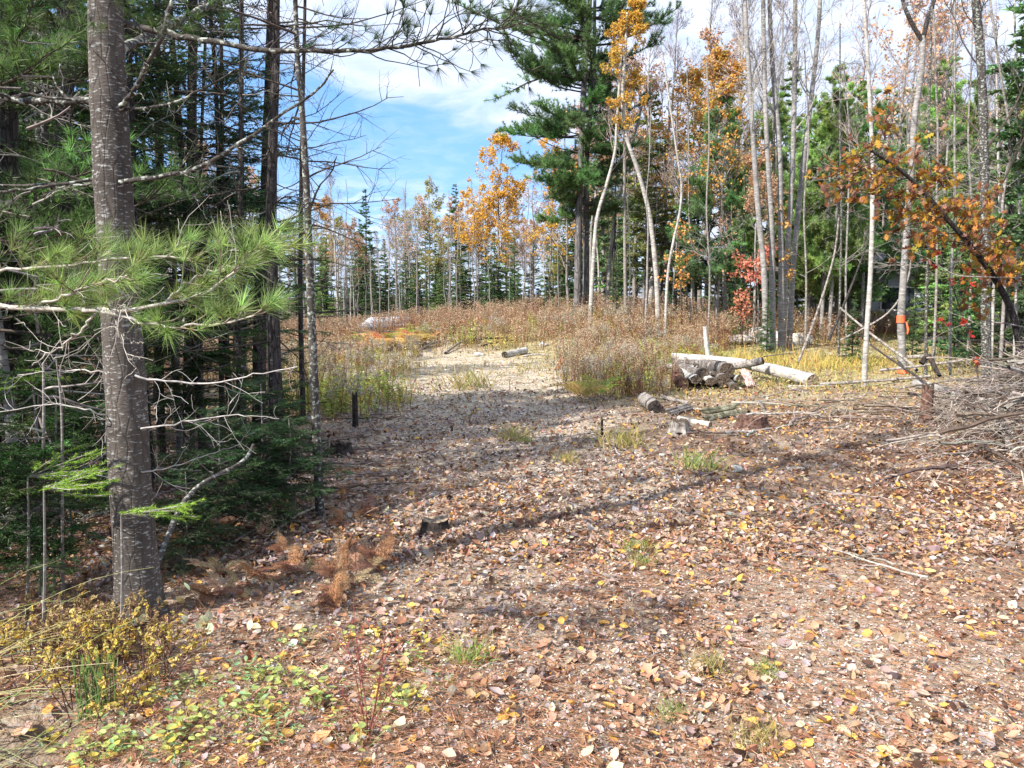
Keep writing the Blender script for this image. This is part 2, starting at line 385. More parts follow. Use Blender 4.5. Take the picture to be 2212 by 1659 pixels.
# ------------------------------------------------------------------ litter on the ground
r = np.random.default_rng(5)
LEAFT = np.array([[0, 0, 0], [0, .28, -.01], [0, .62, -.01], [0, 1, 0], [-.30, .22, .05], [-.40, .50, .08], [-.22, .80, .05], [.30, .22, .05], [.40, .50, .08], [.22, .80, .05]])
LEAFF = np.array([[0, 1, 4], [1, 5, 4], [1, 2, 5], [2, 6, 5], [2, 3, 6], [0, 7, 1], [1, 7, 8], [1, 8, 2], [2, 8, 9], [2, 9, 3]])
SIMT = np.array([[0, 0, 0], [0, .5, -.02], [0, 1, 0], [-.38, .42, .07], [.38, .42, .07]]); SIMF = np.array([[0, 1, 3], [1, 2, 3], [0, 4, 1], [1, 4, 2]])
OAKT = np.array([[0, 0, 0], [0, .3, 0], [0, .55, 0], [0, .78, 0], [0, 1.0, 0], [.12, .12, .01], [.34, .22, .06], [.14, .34, .01], [.46, .52, .1], [.13, .60, .01], [.30, .80, .06], [.10, .82, .01],
                 [-.12, .12, .01], [-.34, .22, .06], [-.14, .34, .01], [-.46, .52, .1], [-.13, .60, .01], [-.30, .80, .06], [-.10, .82, .01]])
OAKF = np.array([[0, 5, 1], [5, 6, 1], [6, 7, 1], [1, 7, 2], [7, 8, 2], [8, 9, 2], [2, 9, 3], [9, 10, 3], [10, 11, 3], [3, 11, 4],
                 [0, 1, 12], [12, 1, 13], [13, 1, 14], [1, 2, 14], [14, 2, 15], [15, 2, 16], [2, 3, 16], [16, 3, 17], [17, 3, 18], [3, 4, 18]])
def rotm(yaw, tx, ty):
    cz, sz = np.cos(yaw), np.sin(yaw); cx_, sx = np.cos(tx), np.sin(tx); cy_, sy = np.cos(ty), np.sin(ty)
    Z0 = np.zeros_like(yaw); O = np.ones_like(yaw)
    Rz = np.stack([cz, -sz, Z0, sz, cz, Z0, Z0, Z0, O], -1).reshape(-1, 3, 3)
    Rx = np.stack([O, Z0, Z0, Z0, cx_, -sx, Z0, sx, cx_], -1).reshape(-1, 3, 3)
    Ry = np.stack([cy_, Z0, sy, Z0, O, Z0, -sy, Z0, cy_], -1).reshape(-1, 3, 3)
    return Rz @ Rx @ Ry
def scatter(T, Ft, P, yaw, tx, ty, size, aspect, curl, col):
    n = len(P); v = np.repeat((T - np.array([0, .5, 0]))[None], n, 0).copy()
    v[:, :, 0] *= np.reshape(aspect, (-1, 1)); c = np.reshape(curl, (-1, 1))
    v[:, :, 2] = v[:, :, 2] * c * 2 + (v[:, :, 1] ** 2) * c * .5
    v *= np.reshape(size, (-1, 1, 1)); v = np.einsum('nij,nkj->nki', rotm(yaw, tx, ty), v) + P[:, None]
    k = len(T); Fo = (np.arange(n)[:, None, None] * k + Ft[None]).reshape(-1, 3)
    return v.reshape(-1, 3), Fo, np.repeat(col, k, 0)
def ground_pts(n, y0, y1, p_=1.0, keep=None, margin=1.4, slope=0.70):
    u = r.random(n * 3)
    if p_ == 1.0: y = y0 * (y1 / y0) ** u
    else: y = (y0 ** (1 - p_) + u * (y1 ** (1 - p_) - y0 ** (1 - p_))) ** (1 / (1 - p_))
    hw = slope * y + margin; x = r.uniform(-1, 1, len(y)) * hw
    ok = np.ones(len(y), bool) if keep is None else r.random(len(y)) < keep(x, y)
    x, y = x[ok][:n], y[ok][:n]
    return np.stack([x, y, hz(x, y)], 1)
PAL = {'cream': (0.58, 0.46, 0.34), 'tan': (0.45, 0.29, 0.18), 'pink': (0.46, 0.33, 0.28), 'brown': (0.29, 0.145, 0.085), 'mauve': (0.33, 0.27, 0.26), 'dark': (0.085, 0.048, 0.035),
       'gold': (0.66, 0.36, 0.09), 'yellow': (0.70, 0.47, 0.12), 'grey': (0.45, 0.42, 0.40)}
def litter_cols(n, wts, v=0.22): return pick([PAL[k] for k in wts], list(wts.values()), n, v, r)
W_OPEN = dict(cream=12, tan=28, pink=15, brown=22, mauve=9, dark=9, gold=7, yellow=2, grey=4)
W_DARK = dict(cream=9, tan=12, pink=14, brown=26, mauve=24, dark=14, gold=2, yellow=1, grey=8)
def fcell(x, y): return 1 / (1 + np.exp((x + 1.9 + 0.06 * y) / 0.35)) * (y > 2.4)
def keep_leaf(x, y):
    on = np.exp(-((x - path_x(y)) / 1.3) ** 2)
    far = np.clip((y - 10) / 4, 0, 1)
    near = 0.42 + 0.35 * np.clip((y - 2.6) / 2.6, 0, 1) + 0.25 * vnoise(x, y, 1.7, 4)
    k = np.clip(near + 0.45 * np.clip((y - 4) / 2, 0, 1), 0.05, 1) * (1 - far * clearing(x, y) * 0.72) * (1 - far * on * .5)
    return np.clip(k, 0, 1) * (1 - 0.45 * fcell(x, y)) * (1 - .9 * np.exp(-((x + 2.0) / 0.36) ** 4 - ((y - 2.62) / 0.3) ** 4))
blocks = []
for (n, y0, y1, T, Ft, s0, s1) in ((27000, 1.5, 5.5, LEAFT, LEAFF, .014, .052), (46000, 4.5, 15, SIMT, SIMF, .024, .068), (17000, 12, 34, SIMT, SIMF, .035, .085)):
    P = ground_pts(n, y0, y1, 1.0 if y0 < 10 else 0.5, keep_leaf); n = len(P)
    P[:, 2] += r.uniform(.002, .032, n)
    shadezone = 1 / (1 + np.exp((P[:, 0] + 0.2 - 0.12 * (P[:, 1] - 4)) / .8)) * (P[:, 1] > 3.6)  # shade left of the track is put into darker, mauver leaf colours
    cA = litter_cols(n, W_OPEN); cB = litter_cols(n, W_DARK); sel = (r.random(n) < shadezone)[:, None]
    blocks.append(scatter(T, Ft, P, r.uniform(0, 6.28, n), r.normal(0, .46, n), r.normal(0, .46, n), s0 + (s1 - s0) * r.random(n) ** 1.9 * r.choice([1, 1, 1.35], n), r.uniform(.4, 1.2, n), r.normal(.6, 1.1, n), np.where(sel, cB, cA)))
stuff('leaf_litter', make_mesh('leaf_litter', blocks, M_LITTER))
# fallen pine needles
n = 110000
P = ground_pts(n, 1.5, 8.5, 1.3, lambda x, y: np.clip(0.75 - 0.07 * (y - 2) + 0.35 * vnoise(x, y, 1.3, 9), 0.05, 1)); n = len(P)
P[:, 2] += r.uniform(.001, .036, n); yaw = r.uniform(0, 6.28, n); D = norm(np.stack([np.cos(yaw), np.sin(yaw), r.normal(0, .10, n)], 1))
V_, F_, C_ = needles(P, D, r.uniform(.05, .11, n), r.uniform(.0018, .0032, n), pick([(.40, .19, .10), (.50, .28, .16), (.25, .11, .06)], [4, 3, 2], n, .2, r), r)
stuff('pine_needle_litter', make_mesh('pine_needle_litter', [(V_, F_, C_)], M_LITTER))
# small gravel and wood chips
n = 42000
P = ground_pts(n, 1.5, 20, 1.2, lambda x, y: np.clip(.25 + .5 * vnoise(x, y, 1.9, 6) + .7 * np.exp(-((x - path_x(y)) / (path_w(y))) ** 2) + .25 * (x > .6) * (y < 4) - .6 * (x > path_x(y) + 1.6) * (y > 4.2), 0.02, 1) * (1 - .9 * fcell(x, y))); n = len(P)
OCT = np.array([[1, 0, 0], [.3, .9, 0], [-.8, .6, 0], [-.9, -.5, 0], [.2, -.95, 0], [.1, 0, .75], [.05, 0, -.6]], float)
OF = np.array([[i, (i + 1) % 5, 5] for i in range(5)] + [[(i + 1) % 5, i, 6] for i in range(5)])
v = OCT[None] * (np.stack([r.uniform(.0035, .012, n), r.uniform(.003, .008, n), r.uniform(.003, .007, n)], 1) * np.clip(P[:, 1:2] / 4, 1, 2.6))[:, None] * r.uniform(.75, 1.25, (n, 7, 1))
v = np.einsum('nij,nkj->nki', rotm(r.uniform(0, 6.28, n), r.normal(0, .3, n), r.normal(0, .3, n)), v) + P[:, None] + np.array([0, 0, .004])
cc = pick([(.62, .54, .48), (.52, .42, .36), (.42, .37, .35), (.70, .66, .63), (.36, .24, .17)], [5, 4, 3, 2.0, 3], n, .15, r)
stuff('gravel', make_mesh('gravel', [(v.reshape(-1, 3), (np.arange(n)[:, None, None] * 7 + OF[None]).reshape(-1, 3), np.repeat(cc, 7, 0))], M_TWIG))

# countable larger fallen leaves, each its own object
def one_leaf(T, Ft, aspect, curl, col, name, sub=True):
    v, f, c = scatter(T, Ft, np.zeros((1, 3)), np.zeros(1), np.zeros(1), np.zeros(1), np.ones(1), np.array([aspect]), np.array([curl]), np.array([col]))
    return make_mesh(name, [(v, f, c)], M_LITTER, True)
FLAT = [('fallen_leaf', 'golden yellow oval leaf lying flat on the needle covered track', 'golden oval leaves fallen on the track', LEAFT, LEAFF, [(.66, .42, .10), (.64, .35, .07), (.70, .50, .18)], 0.34),
        ('fallen_leaf', 'pale cream oval leaf lying among the brown needles', 'pale cream leaves fallen on the track', LEAFT, LEAFF, [(.70, .55, .34), (.68, .58, .42)], 0.24),
        ('fallen_leaf', 'dull orange brown heart shaped leaf on the track', 'orange brown leaves fallen on the track', LEAFT, LEAFF, [(.56, .30, .14), (.50, .26, .15)], 0.20),
        ('fallen_leaf', 'curled mauve grey dry leaf on the track', 'curled grey dry leaves on the track', LEAFT, LEAFF, [(.38, .31, .29), (.30, .22, .21)], 0.12),
        ('fallen_leaf', 'lobed brown oak leaf fallen on the track', 'lobed oak leaves on the track', OAKT, OAKF, [(.46, .26, .17), (.36, .20, .13)], 0.10)]
bank = []
for (nm, lb, gp, T, Ft, cols, wt) in FLAT:
    ms = [one_leaf(T, Ft, r.uniform(.75, 1.15), r.choice([-.5, .4, 1.0, 1.6]) * (2.0 if 'curled' in lb else 1), c, 'fallen_leaf') for c in cols for _ in range(3)]
    bank.append((nm, lb, gp, ms, wt))
P = ground_pts(290, 1.95, 5.6, 0.6, lambda x, y: np.clip(1.0 - .8 * fcell(x, y), 0, 1), margin=-.1, slope=.66)
wts = np.array([b[4] for b in bank]); wts /= wts.sum()
for q in P:
    k = r.choice(len(bank), p=wts); nm, lb, gp, ms, _w = bank[k]
    s_ = r.uniform(.045, .078) * (1.5 if k == 4 else 1)
    single(nm, lb, 'leaf', ms[r.integers(len(ms))], (q[0], q[1], q[2] + .014), (r.normal(0, .22), r.normal(0, .22), r.uniform(0, 6.28)), s_, gp)

# ------------------------------------------------------------------ tree builders (local coordinates, base at the origin)
C_FIR = (0.075, 0.135, 0.045); C_FIRDK = (0.045, 0.09, 0.045); C_PINE = (0.22, 0.35, 0.11); C_BIGPINE = (0.13, 0.23, 0.085)
C_TW = (0.075, 0.062, 0.052); C_TWG = (0.22, 0.20, 0.185); C_TWP = (0.20, 0.15, 0.14)
def trunk_mesh(name, pts, r0, r1, mat_, sides=10, m_=26, flare=0.35, rough=0.03, rr=None, taper=1.0):
    rr = rr or np.random.default_rng(1)
    P = smooth_path(pts, m_); t_ = np.linspace(0, 1, m_); d0 = np.linalg.norm(P - P[0], axis=1)
    rad = (r0 + (r1 - r0) * t_ ** taper) * (1 + flare * np.exp(-d0 / (r0 * 2.0)))
    V_, F_, C_ = tubes(P, rad, sides, C_TW)
    th = np.tile(np.arange(sides) / sides * 6.283, m_); ph = np.repeat(P[:, 2], sides)
    cen = np.repeat(P, sides, 0)
    f_ = 1 + rough * (np.sin(th * 3 + ph * 2.1) + .7 * np.sin(th * 5 - ph * 5.3) + .6 * np.sin(ph * 17 + th * 2) + rr.normal(0, .5, len(th)))
    f_ += flare * .45 * np.exp(-np.repeat(d0, sides) / (r0 * 1.6)) * np.sin(th * 5 + 1)
    V_ = cen + (V_ - cen) * f_[:, None]
    return make_mesh(name, [(V_, F_, C_)], mat_, True)
def straight(H, lean=0.02, wob=0.03, k=9, rr=rng):
    z = np.linspace(-.15, H, k); a = rr.uniform(0, 6.28); w_ = np.cumsum(rr.normal(0, wob, (k, 2)), 0); w_ -= w_[0]
    return np.stack([z * lean * math.cos(a) + w_[:, 0], z * lean * math.sin(a) + w_[:, 1], z], 1)

def dead_branches(n, z0, z1, L, rr, col=C_TW, trunk=None, droop=-0.03, rad=.008, side=None, sub=4):
    z = rr.uniform(z0, z1, n); a = rr.uniform(0, 6.28, n) if side is None else side + rr.normal(0, .7, n)
    if trunk is None: base = np.stack([z * 0, z * 0, z], 1)
    else: base = np.stack([np.interp(z, trunk[:, 2], trunk[:, 0]), np.interp(z, trunk[:, 2], trunk[:, 1]), z], 1)
    D = np.stack([np.cos(a), np.sin(a), rr.normal(.05, .28, n)], 1)
    Lb = L * rr.uniform(.35, 1.1, n)
    pl = grow(base, D, Lb, 7, .12, droop, rr)
    rad0 = rad * (.5 + Lb / L)
    bl = [tubes(pl, rad0[:, None] * np.linspace(1, .25, 8)[None], 4, cvar(col, n, .25, .05, rr))]
    if sub:
        t_ = rr.uniform(.25, .95, (n, sub)); p_, T_ = along(pl, t_)
        D2 = spread_dirs(T_, R(50), rr).reshape(-1, 3); p_ = p_.reshape(-1, 3)
        L2 = np.repeat(Lb, sub) * rr.uniform(.15, .5, n * sub)
        p2 = grow(p_, D2, L2, 4, .16, 0, rr)
        bl.append(tubes(p2, (np.repeat(rad0, sub) * .4)[:, None] * np.linspace(1, .3, 5)[None], 3, cvar(col, n * sub, .25, .05, rr)))
        p_, T_ = along(p2, rr.uniform(.3, .9, (len(p2), 2))); D3 = spread_dirs(T_, R(45), rr).reshape(-1, 3)
        p3 = grow(p_.reshape(-1, 3), D3, np.repeat(L2, 2) * .4, 3, .15, 0, rr)
        bl.append(tubes(p3, np.full((len(p3), 1), rad * .18) * np.linspace(1, .5, 4)[None], 3, col))
    return bl

def fir_crown(H, zb, Rm, rr, nwh, nper, col, nl=.022, nw=.004, npm=60, droop=-.02, tw=3, shape=.85, twl=.42, up=.3):
    """layered conifer crown with flat sprays of needles"""
    zs = np.repeat(np.linspace(zb, H * .985, nwh), nper) + rr.normal(0, (H - zb) / nwh * .35, nwh * nper)
    zs = np.clip(zs, zb * .9, H * .99); f_ = (zs - zb) / (H - zb); Lb = np.clip(Rm * (1 - np.clip(f_, 0, 1)) ** shape * rr.uniform(.6, 1.12, len(zs)), .08, None)
    n_ = len(zs); a = rr.uniform(0, 6.28, n_)
    D = np.stack([np.cos(a), np.sin(a), .05 + up * f_ + rr.normal(0, .12, n_)], 1)
    pl = grow(np.stack([zs * 0, zs * 0, zs], 1), D, Lb, 6, .06, droop, rr)
    bl = [tubes(pl, (np.clip(Lb * .012, .003, .03))[:, None] * np.linspace(1, .25, 7)[None], 4, cvar(C_TW, n_, .2, .05, rr))]
    bc = cvar(col, n_, .26, .10, rr)
    # side twigs
    mt = np.clip((Lb / Rm * tw * 6), 4, None).astype(int).max(); t_ = np.sort(rr.uniform(.12, 1.0, (n_, mt)), 1); p_, T_ = along(pl, t_)
    side = np.cross(T_, np.array([0, 0, 1.0])); side = norm(side) * np.where(rr.random((n_, mt, 1)) < .5, -1, 1)
    D2 = norm(T_ * .75 + side * .75 + rr.normal(0, .14, T_.shape))
    L2 = (Lb[:, None] * twl * (1.08 - t_) + .06) * rr.uniform(.6, 1.2, t_.shape)
    use = rr.random((n_, mt)) < np.clip(Lb / Rm + .25, 0, 1)[:, None]
    p_, D2, L2 = p_[use], D2[use], L2[use]; c2 = np.repeat(bc[:, None], mt, 1)[use] * rr.uniform(.75, 1.3, (use.sum(), 1))
    p2 = grow(p_, D2, L2, 3, .08, droop * .6, rr)
    bl.append(tubes(p2, np.full((len(p2), 4), .0022) * np.linspace(1.3, .5, 4)[None], 3, C_TW))
    allp = np.concatenate([p2]); allL = L2; allc = c2
    # third order
    t3 = rr.uniform(.15, .9, (len(p2), tw)); p_, T_ = along(p2, t3); side = norm(np.cross(T_, np.array([0, 0, 1.0]))) * np.where(rr.random(t3.shape + (1,)) < .5, -1, 1)
    D3 = norm(T_ * .8 + side * .7 + rr.normal(0, .14, T_.shape)).reshape(-1, 3); L3 = np.repeat(L2, tw) * rr.uniform(.25, .55, len(D3))
    p3 = grow(p_.reshape(-1, 3), D3, L3, 3, .06, 0, rr); c3 = np.repeat(c2, tw, 0)
    for (pp, LL, cc_) in ((p2, L2, c2), (p3, L3, c3), (pl, Lb, bc)):
        cnt = np.clip((LL * npm), 1, None).astype(int); mx = int(cnt.max()); tt = rr.random((len(pp), mx)); msk = np.arange(mx)[None] < cnt[:, None]
        q, T_ = along(pp, tt); q = q[msk]; T_ = T_[msk]; ccc = np.repeat(cc_[:, None], mx, 1)[msk]
        Dn = spread_dirs(T_, rr.uniform(.55, 1.1, len(T_)), rr, flat=.55)
        bl.append((*needles(q, Dn, nl * rr.uniform(.7, 1.2, len(q)), nw, ccc * rr.uniform(.75, 1.3, (len(q), 1)), rr), 1))
    return bl

def pine_crown(H, zb, Rm, rr, nbr, col, tuft_n=10, nl=.10, nw=.008, tpb=26, shape=.6, up=.15, droop=.02, skew=None, rad=.012, clump=.25):
    """white pine: long limbs, tufts of long needles toward their ends"""
    zs = np.sort(rr.uniform(zb, H, nbr)); f_ = (zs - zb) / (H - zb); Lb = Rm * np.clip(1 - f_, .04, 1) ** shape * rr.uniform(.55, 1.15, nbr)
    a = rr.uniform(0, 6.28, nbr); D = np.stack([np.cos(a), np.sin(a), up + .5 * f_ + rr.normal(0, .15, nbr)], 1)
    pl = grow(np.stack([zs * 0, zs * 0, zs], 1), D, Lb, 7, .09, droop, rr)
    bl = [tubes(pl, (Lb * rad)[:, None] * np.linspace(1, .2, 8)[None], 5, cvar(C_TW, nbr, .2, .05, rr))]
    t_ = rr.uniform(.25, 1, (nbr, tpb)) ** .8; p_, T_ = along(pl, t_)
    D2 = norm(T_ * .7 + spread_dirs(T_, 1.2, rr, flat=.5) * .8 + np.array([0, 0, .2])); L2 = np.repeat(Lb[:, None], tpb, 1) * rr.uniform(.10, clump + .08, t_.shape) * (1.25 - t_ * .5) + .05
    use = rr.random(t_.shape) < np.clip(Lb / Rm + .15, 0, 1)[:, None]
    bc = np.repeat(cvar(col, nbr, .22, .08, rr)[:, None], tpb, 1)[use]; p2 = grow(p_[use], D2[use], L2[use], 3, .14, .08, rr)
    bl.append(tubes(p2, np.full((len(p2), 4), .004) * np.linspace(1.3, .5, 4)[None], 3, C_TW))
    q, T_ = along(p2, np.tile(np.array([[.5, .75, .98]]), (len(p2), 1))); q = q.reshape(-1, 3); T_ = T_.reshape(-1, 3); c_ = np.repeat(bc, 3, 0) * rr.uniform(.7, 1.35, (len(q), 1))
    q = np.repeat(q, tuft_n, 0); T_ = np.repeat(T_, tuft_n, 0); c_ = np.repeat(c_, tuft_n, 0)
    Dn = spread_dirs(T_, rr.uniform(.2, 1.25, len(T_)), rr)
    bl.append((*needles(q, Dn, nl * rr.uniform(.7, 1.15, len(q)), nw, c_ * rr.uniform(.8, 1.25, (len(q), 1)), rr), 1))
    return bl

def hardwood(H, r0, rr, fb=.45, nb=14, spread=.9, ang=40, col=C_TWG, up=.10, levels=3, leafc=None, leafw=None, lsize=.08, ldens=1.0, leaf_zone=None, trunk=None, wig=.10, kb=(6, 5, 4), twr=.004, clusters=None):
    """branches + twigs (+ leaves). returns (branch blocks, leaf blocks)"""
    P = trunk if trunk is not None else straight(H, .02, .04, 9, rr)
    Pd = smooth_path(P, 24)
    t_ = np.sort(rr.uniform(fb, 1.0, nb)); p_, T_ = along(Pd[None], t_[None]); p_, T_ = p_[0], T_[0]
    Lb = H * .34 * spread * (1.15 - t_) * rr.uniform(.6, 1.15, nb) + .3
    D = spread_dirs(T_, np.full(nb, R(ang)) * rr.uniform(.7, 1.3, nb), rr)
    pl = grow(p_, D, Lb, 7, wig, up, rr); ra = np.clip(r0 * .42 * (1.1 - t_), .008, None)
    bl = [tubes(pl, ra[:, None] * np.linspace(1, .3, 8)[None], 5, cvar(col, nb, .15, .04, rr))]
    cur, curL, curR = pl, Lb, ra
    for lv in range(levels - 1):
        k = kb[lv]; tt = rr.uniform(.2, 1, (len(cur), k)); p_, T_ = along(cur, tt)
        D2 = spread_dirs(T_, R(42) * rr.uniform(.6, 1.3, tt.shape), rr).reshape(-1, 3)
        L2 = (curL[:, None] * rr.uniform(.3, .6, tt.shape) * (1.25 - .6 * tt)).ravel(); R2 = np.clip(np.repeat(curR, k) * .42, twr, None)
        cur = grow(p_.reshape(-1, 3), D2, L2, 5, wig * 1.15, up * .8, rr); curL, curR = L2, R2
        bl.append(tubes(cur, curR[:, None] * np.linspace(1, .45, 6)[None], 3, cvar(col, len(cur), .15, .04, rr)))
    lf = []
    if leafc is not None:
        cnt = max(1, int(6 * ldens)); tt = rr.uniform(.1, 1, (len(cur), cnt)); p_, T_ = along(cur, tt)
        keep = np.ones(len(cur), bool) if leaf_zone is None else rr.random(len(cur)) < leaf_zone(cur[:, -1])
        p_, T_ = p_[keep].reshape(-1, 3), T_[keep].reshape(-1, 3)
        cc_ = np.repeat(pick(leafc, leafw or [1] * len(leafc), keep.sum(), .15, rr), cnt, 0) * rr.uniform(.75, 1.25, (len(p_), 1))
        p_ = p_ + rr.normal(0, lsize * .5, p_.shape)
        Dn = norm(T_ * .4 + rr.normal(0, .6, p_.shape) + np.array([0, 0, -.35]))
        lf = [leaves(p_, Dn, lsize * rr.uniform(.7, 1.25, len(p_)), lsize * .75, np.clip(cc_, 0, .9), rr)]
    return bl, lf

# shared meshes -----------------------------------------------------
def rr_(s_): return np.random.default_rng(s_)
FIRN = []      # full dark firs of the near woods, 12 m, needle detail for 5-15 m
for i in range(3):
    q = rr_(100 + i); zb = [2.6, 3.4, 1.9][i]
    tr = trunk_mesh('fir_trunk', straight(12, .01, .03, 9, q), .065, .02, M_DARKBARK, 9, 24, rr=q)
    cr = make_mesh('fir_crown', fir_crown(12, zb, 2.2, q, 20, 6, C_FIR if i != 1 else C_FIRDK, .055, .018, 50, tw=3), [M_TWIG, M_NEED])
    db = make_mesh('fir_dead_branches', dead_branches(34, .7, zb + .5, 1.1, q, C_TWG if i == 0 else C_TW, None, -.02, .007), M_TWIG)
    FIRN.append((tr, cr, db, zb))
FIRF = []      # far conifers
for i in range(4):
    q = rr_(120 + i); H_ = 12
    tr = trunk_mesh('conifer_trunk', straight(H_, .01, .03, 7, q), .12, .02, M_POLE if i % 2 else M_DARKBARK, 7, 14, rr=q)
    cr = make_mesh('conifer_crown', fir_crown(H_, [.5, 2.6, 1.2, 4.0][i], [2.5, 2.2, 2.6, 2.0][i], q, [19, 17, 20, 15][i], 6, [(.10, .17, .07), (.12, .21, .08), (.20, .30, .10), (.22, .27, .08)][i], .17, .085, 24, tw=2, droop=[-.03, -.01, -.04, 0][i]), [M_TWIG, M_NEED])
    FIRF.append((tr, cr))
PINEY = []     # young bright white pines
for i in range(3):
    q = rr_(140 + i); H_ = 9
    tr = trunk_mesh('pine_trunk', straight(H_, .02, .03, 7, q), .075, .015, M_GREYBARK, 7, 14, rr=q)
    cr = make_mesh('pine_crown', pine_crown(H_, [1.0, 2.0, 1.4][i], [2.0, 1.7, 2.2][i], q, [95, 80, 95][i], [C_PINE, (.26, .38, .12), (.18, .32, .12)][i], 14, .15, .020, 26, up=.25), [M_TWIG, M_NEED])
    PINEY.append((tr, cr))
BARE = []      # leafless hardwoods
for i in range(4):
    q = rr_(160 + i); H_ = 14; P_ = straight(H_, .02, .10, 9, q)
    tr = trunk_mesh('hardwood_trunk', P_, .13, .02, [M_GREYBARK, M_BIRCH, M_POLE, M_GREYBARK][i], 8, 20, rr=q)
    b_, _l = hardwood(H_, .13, q, [.35, .45, .3, .5][i], 20, .9, 36, [C_TWG, C_TWP, C_TWG, C_TWP][i], .12, 4, kb=(7, 5, 4), trunk=P_, twr=.0045)
    BARE.append((tr, make_mesh('bare_branches', b_, M_TWIG)))
AUT = {}       # hardwoods still in leaf
for key, cols, wt_, ld in (('orange', [(.72, .34, .08), (.70, .44, .14), (.50, .38, .08)], [3, 2, 2], .42), ('yellow', [(.78, .44, .05), (.80, .54, .10), (.62, .32, .05)], [4, 2, 1], .75),
                           ('russet', [(.62, .33, .17), (.66, .44, .28), (.52, .36, .24)], [3, 2, 2], .34), ('olive', [(.42, .40, .08), (.60, .45, .10), (.25, .28, .06)], [2, 2, 2], .5), ('palegold', [(.74, .50, .28), (.70, .46, .32), (.70, .40, .26)], [2, 2, 2], .22)):
    for i in range(2):
        q = rr_(180 + len(AUT) * 3); H_ = 11; P_ = straight(H_, .02, .08, 9, q)
        tr = trunk_mesh('hardwood_trunk', P_, .10, .02, M_GREYBARK if i else M_POLE, 8, 18, rr=q)
        b_, l_ = hardwood(H_, .11, q, [.25, .38][i], 22, 1.15, 44, C_TWG, .08, 4, cols, wt_, .125, ld * 1.3, kb=(6, 4, 3), trunk=P_)
        AUT[key + str(i)] = (tr, make_mesh('branches', b_, M_TWIG), make_mesh('leafy_crown', l_, M_LEAF))
POLE = []      # slim poles with dead twigs
for i in range(5):
    q = rr_(220 + i); P_ = straight(9, .02, .06, 9, q)
    tr = trunk_mesh('pole_trunk', P_, .05, .015, [M_POLE, M_DARKBARK, M_LICHEN, M_GREYBARK, M_BIRCH][i], 7, 18, rr=q)
    POLE.append((tr, make_mesh('dead_twigs', dead_branches(46, .8, 8.6, .85, q, [C_TWG, C_TW, C_TWG, C_TWP, C_TWP][i], smooth_path(P_, 30), .01, .0045, sub=3), M_TWIG)))

def tree(kind, idx_, u, Y, Hs, label, group=None, cat='tree', rotz=None, name=None):
    p0 = gx(u, Y); rz = rng.uniform(0, 6.28) if rotz is None else rotz
    if kind == 'firn': tr, cr, db, zb = FIRN[idx_]; parts = [('trunk', tr), ('crown', cr), ('dead_branches', db)]; s_ = Hs / 12; nm = 'fir_tree'
    elif kind == 'firf': parts = list(zip(('trunk', 'crown'), FIRF[idx_])); s_ = Hs / 12; nm = 'spruce_tree'
    elif kind == 'piney': parts = list(zip(('trunk', 'crown'), PINEY[idx_])); s_ = Hs / 9; nm = 'pine_tree'
    elif kind == 'bare': parts = list(zip(('trunk', 'branches'), BARE[idx_])); s_ = Hs / 14; nm = 'bare_tree'
    elif kind == 'pole': parts = list(zip(('trunk', 'twigs'), POLE[idx_])); s_ = Hs / 9; nm = 'young_tree'
    else: parts = list(zip(('trunk', 'branches', 'crown'), AUT[kind + str(idx_)])); s_ = Hs / 11; nm = 'autumn_tree'
    return thing(name or nm, label, cat, parts, p0, (0, 0, rz), s_, group)

def hv(v, Y): return CH + Y * math.tan(math.atan((CY - v) / F) - PITCH) + 0.1
def base_of(u, Y): return gx(u, Y)
def shift(blocks, b):
    return [(q[0] - b,) + tuple(q[1:]) for q in blocks]
def wmesh(name, blocks, mats, b, smooth=False): return make_mesh(name, shift(blocks, np.asarray(b)), mats, smooth)
def uvpath(uvs, Y, extend=None, sink=.15):
    P = [pix(a[0], a[1], (a[2] if len(a) > 2 else Y)) for a in uvs]
    P[0][2] = H1(P[0][0], P[0][1]) ; b = P[0].copy(); P = [P[0] - np.array([0, 0, sink])] + P[1:]
    if extend:
        d = norm(P[-1] - P[-2]); P.append(P[-1] + d * (extend - P[-1][2]) / max(d[2], .3))
    return np.array(P), b

# ------------------------------------------------------------------ the woods across the background
rb = rr_(300)
def T(kind, i, u, Y, vtop, label, group=None, **k): return tree(kind, i, u, Y, max(1.2, hv(vtop, Y)), label, group, **k)
T('firf', 0, 793, 50, 405, 'pointed dark spruce with layered boughs standing alone beyond the bend of the track')
T('firf', 1, 985, 52, 400, 'dense dark spruce directly left of the golden leaved tree')
T('yellow', 0, 1075, 48, 322, 'golden yellow leaved tree rising above the far treeline', rotz=1.2)
T('yellow', 1, 1030, 50, 400, 'smaller golden tree leaning against the left of the tall golden one')
T('yellow', 0, 1225, 44, 285, 'golden leaved tree showing behind the tall twin pine')
T('bare', 1, 730, 55, 365, 'leafless purplish grey tree left of the layered spruce')
T('bare', 0, 880, 58, 415, 'fine leafless crown between the two far spruces')
T('bare', 3, 1190, 52, 340, 'leafless tree between the golden tree and the twin pine')
T('olive', 0, 930, 56, 410, 'yellow green leaved tree left of the dense far spruce')
T('russet', 0, 860, 60, 445, 'russet brown maple behind the bend of the track')
T('orange', 0, 700, 60, 440, 'orange leaved maple seen between the dark left trunks')
T('orange', 1, 1110, 58, 455, 'orange crown low behind the golden tree')
T('palegold', 0, 1150, 50, 400, 'thin crown of pale pink orange leaves right of the golden tree')
T('palegold', 1, 905, 52, 440, 'half bare tree with pale gold leaves above the track')
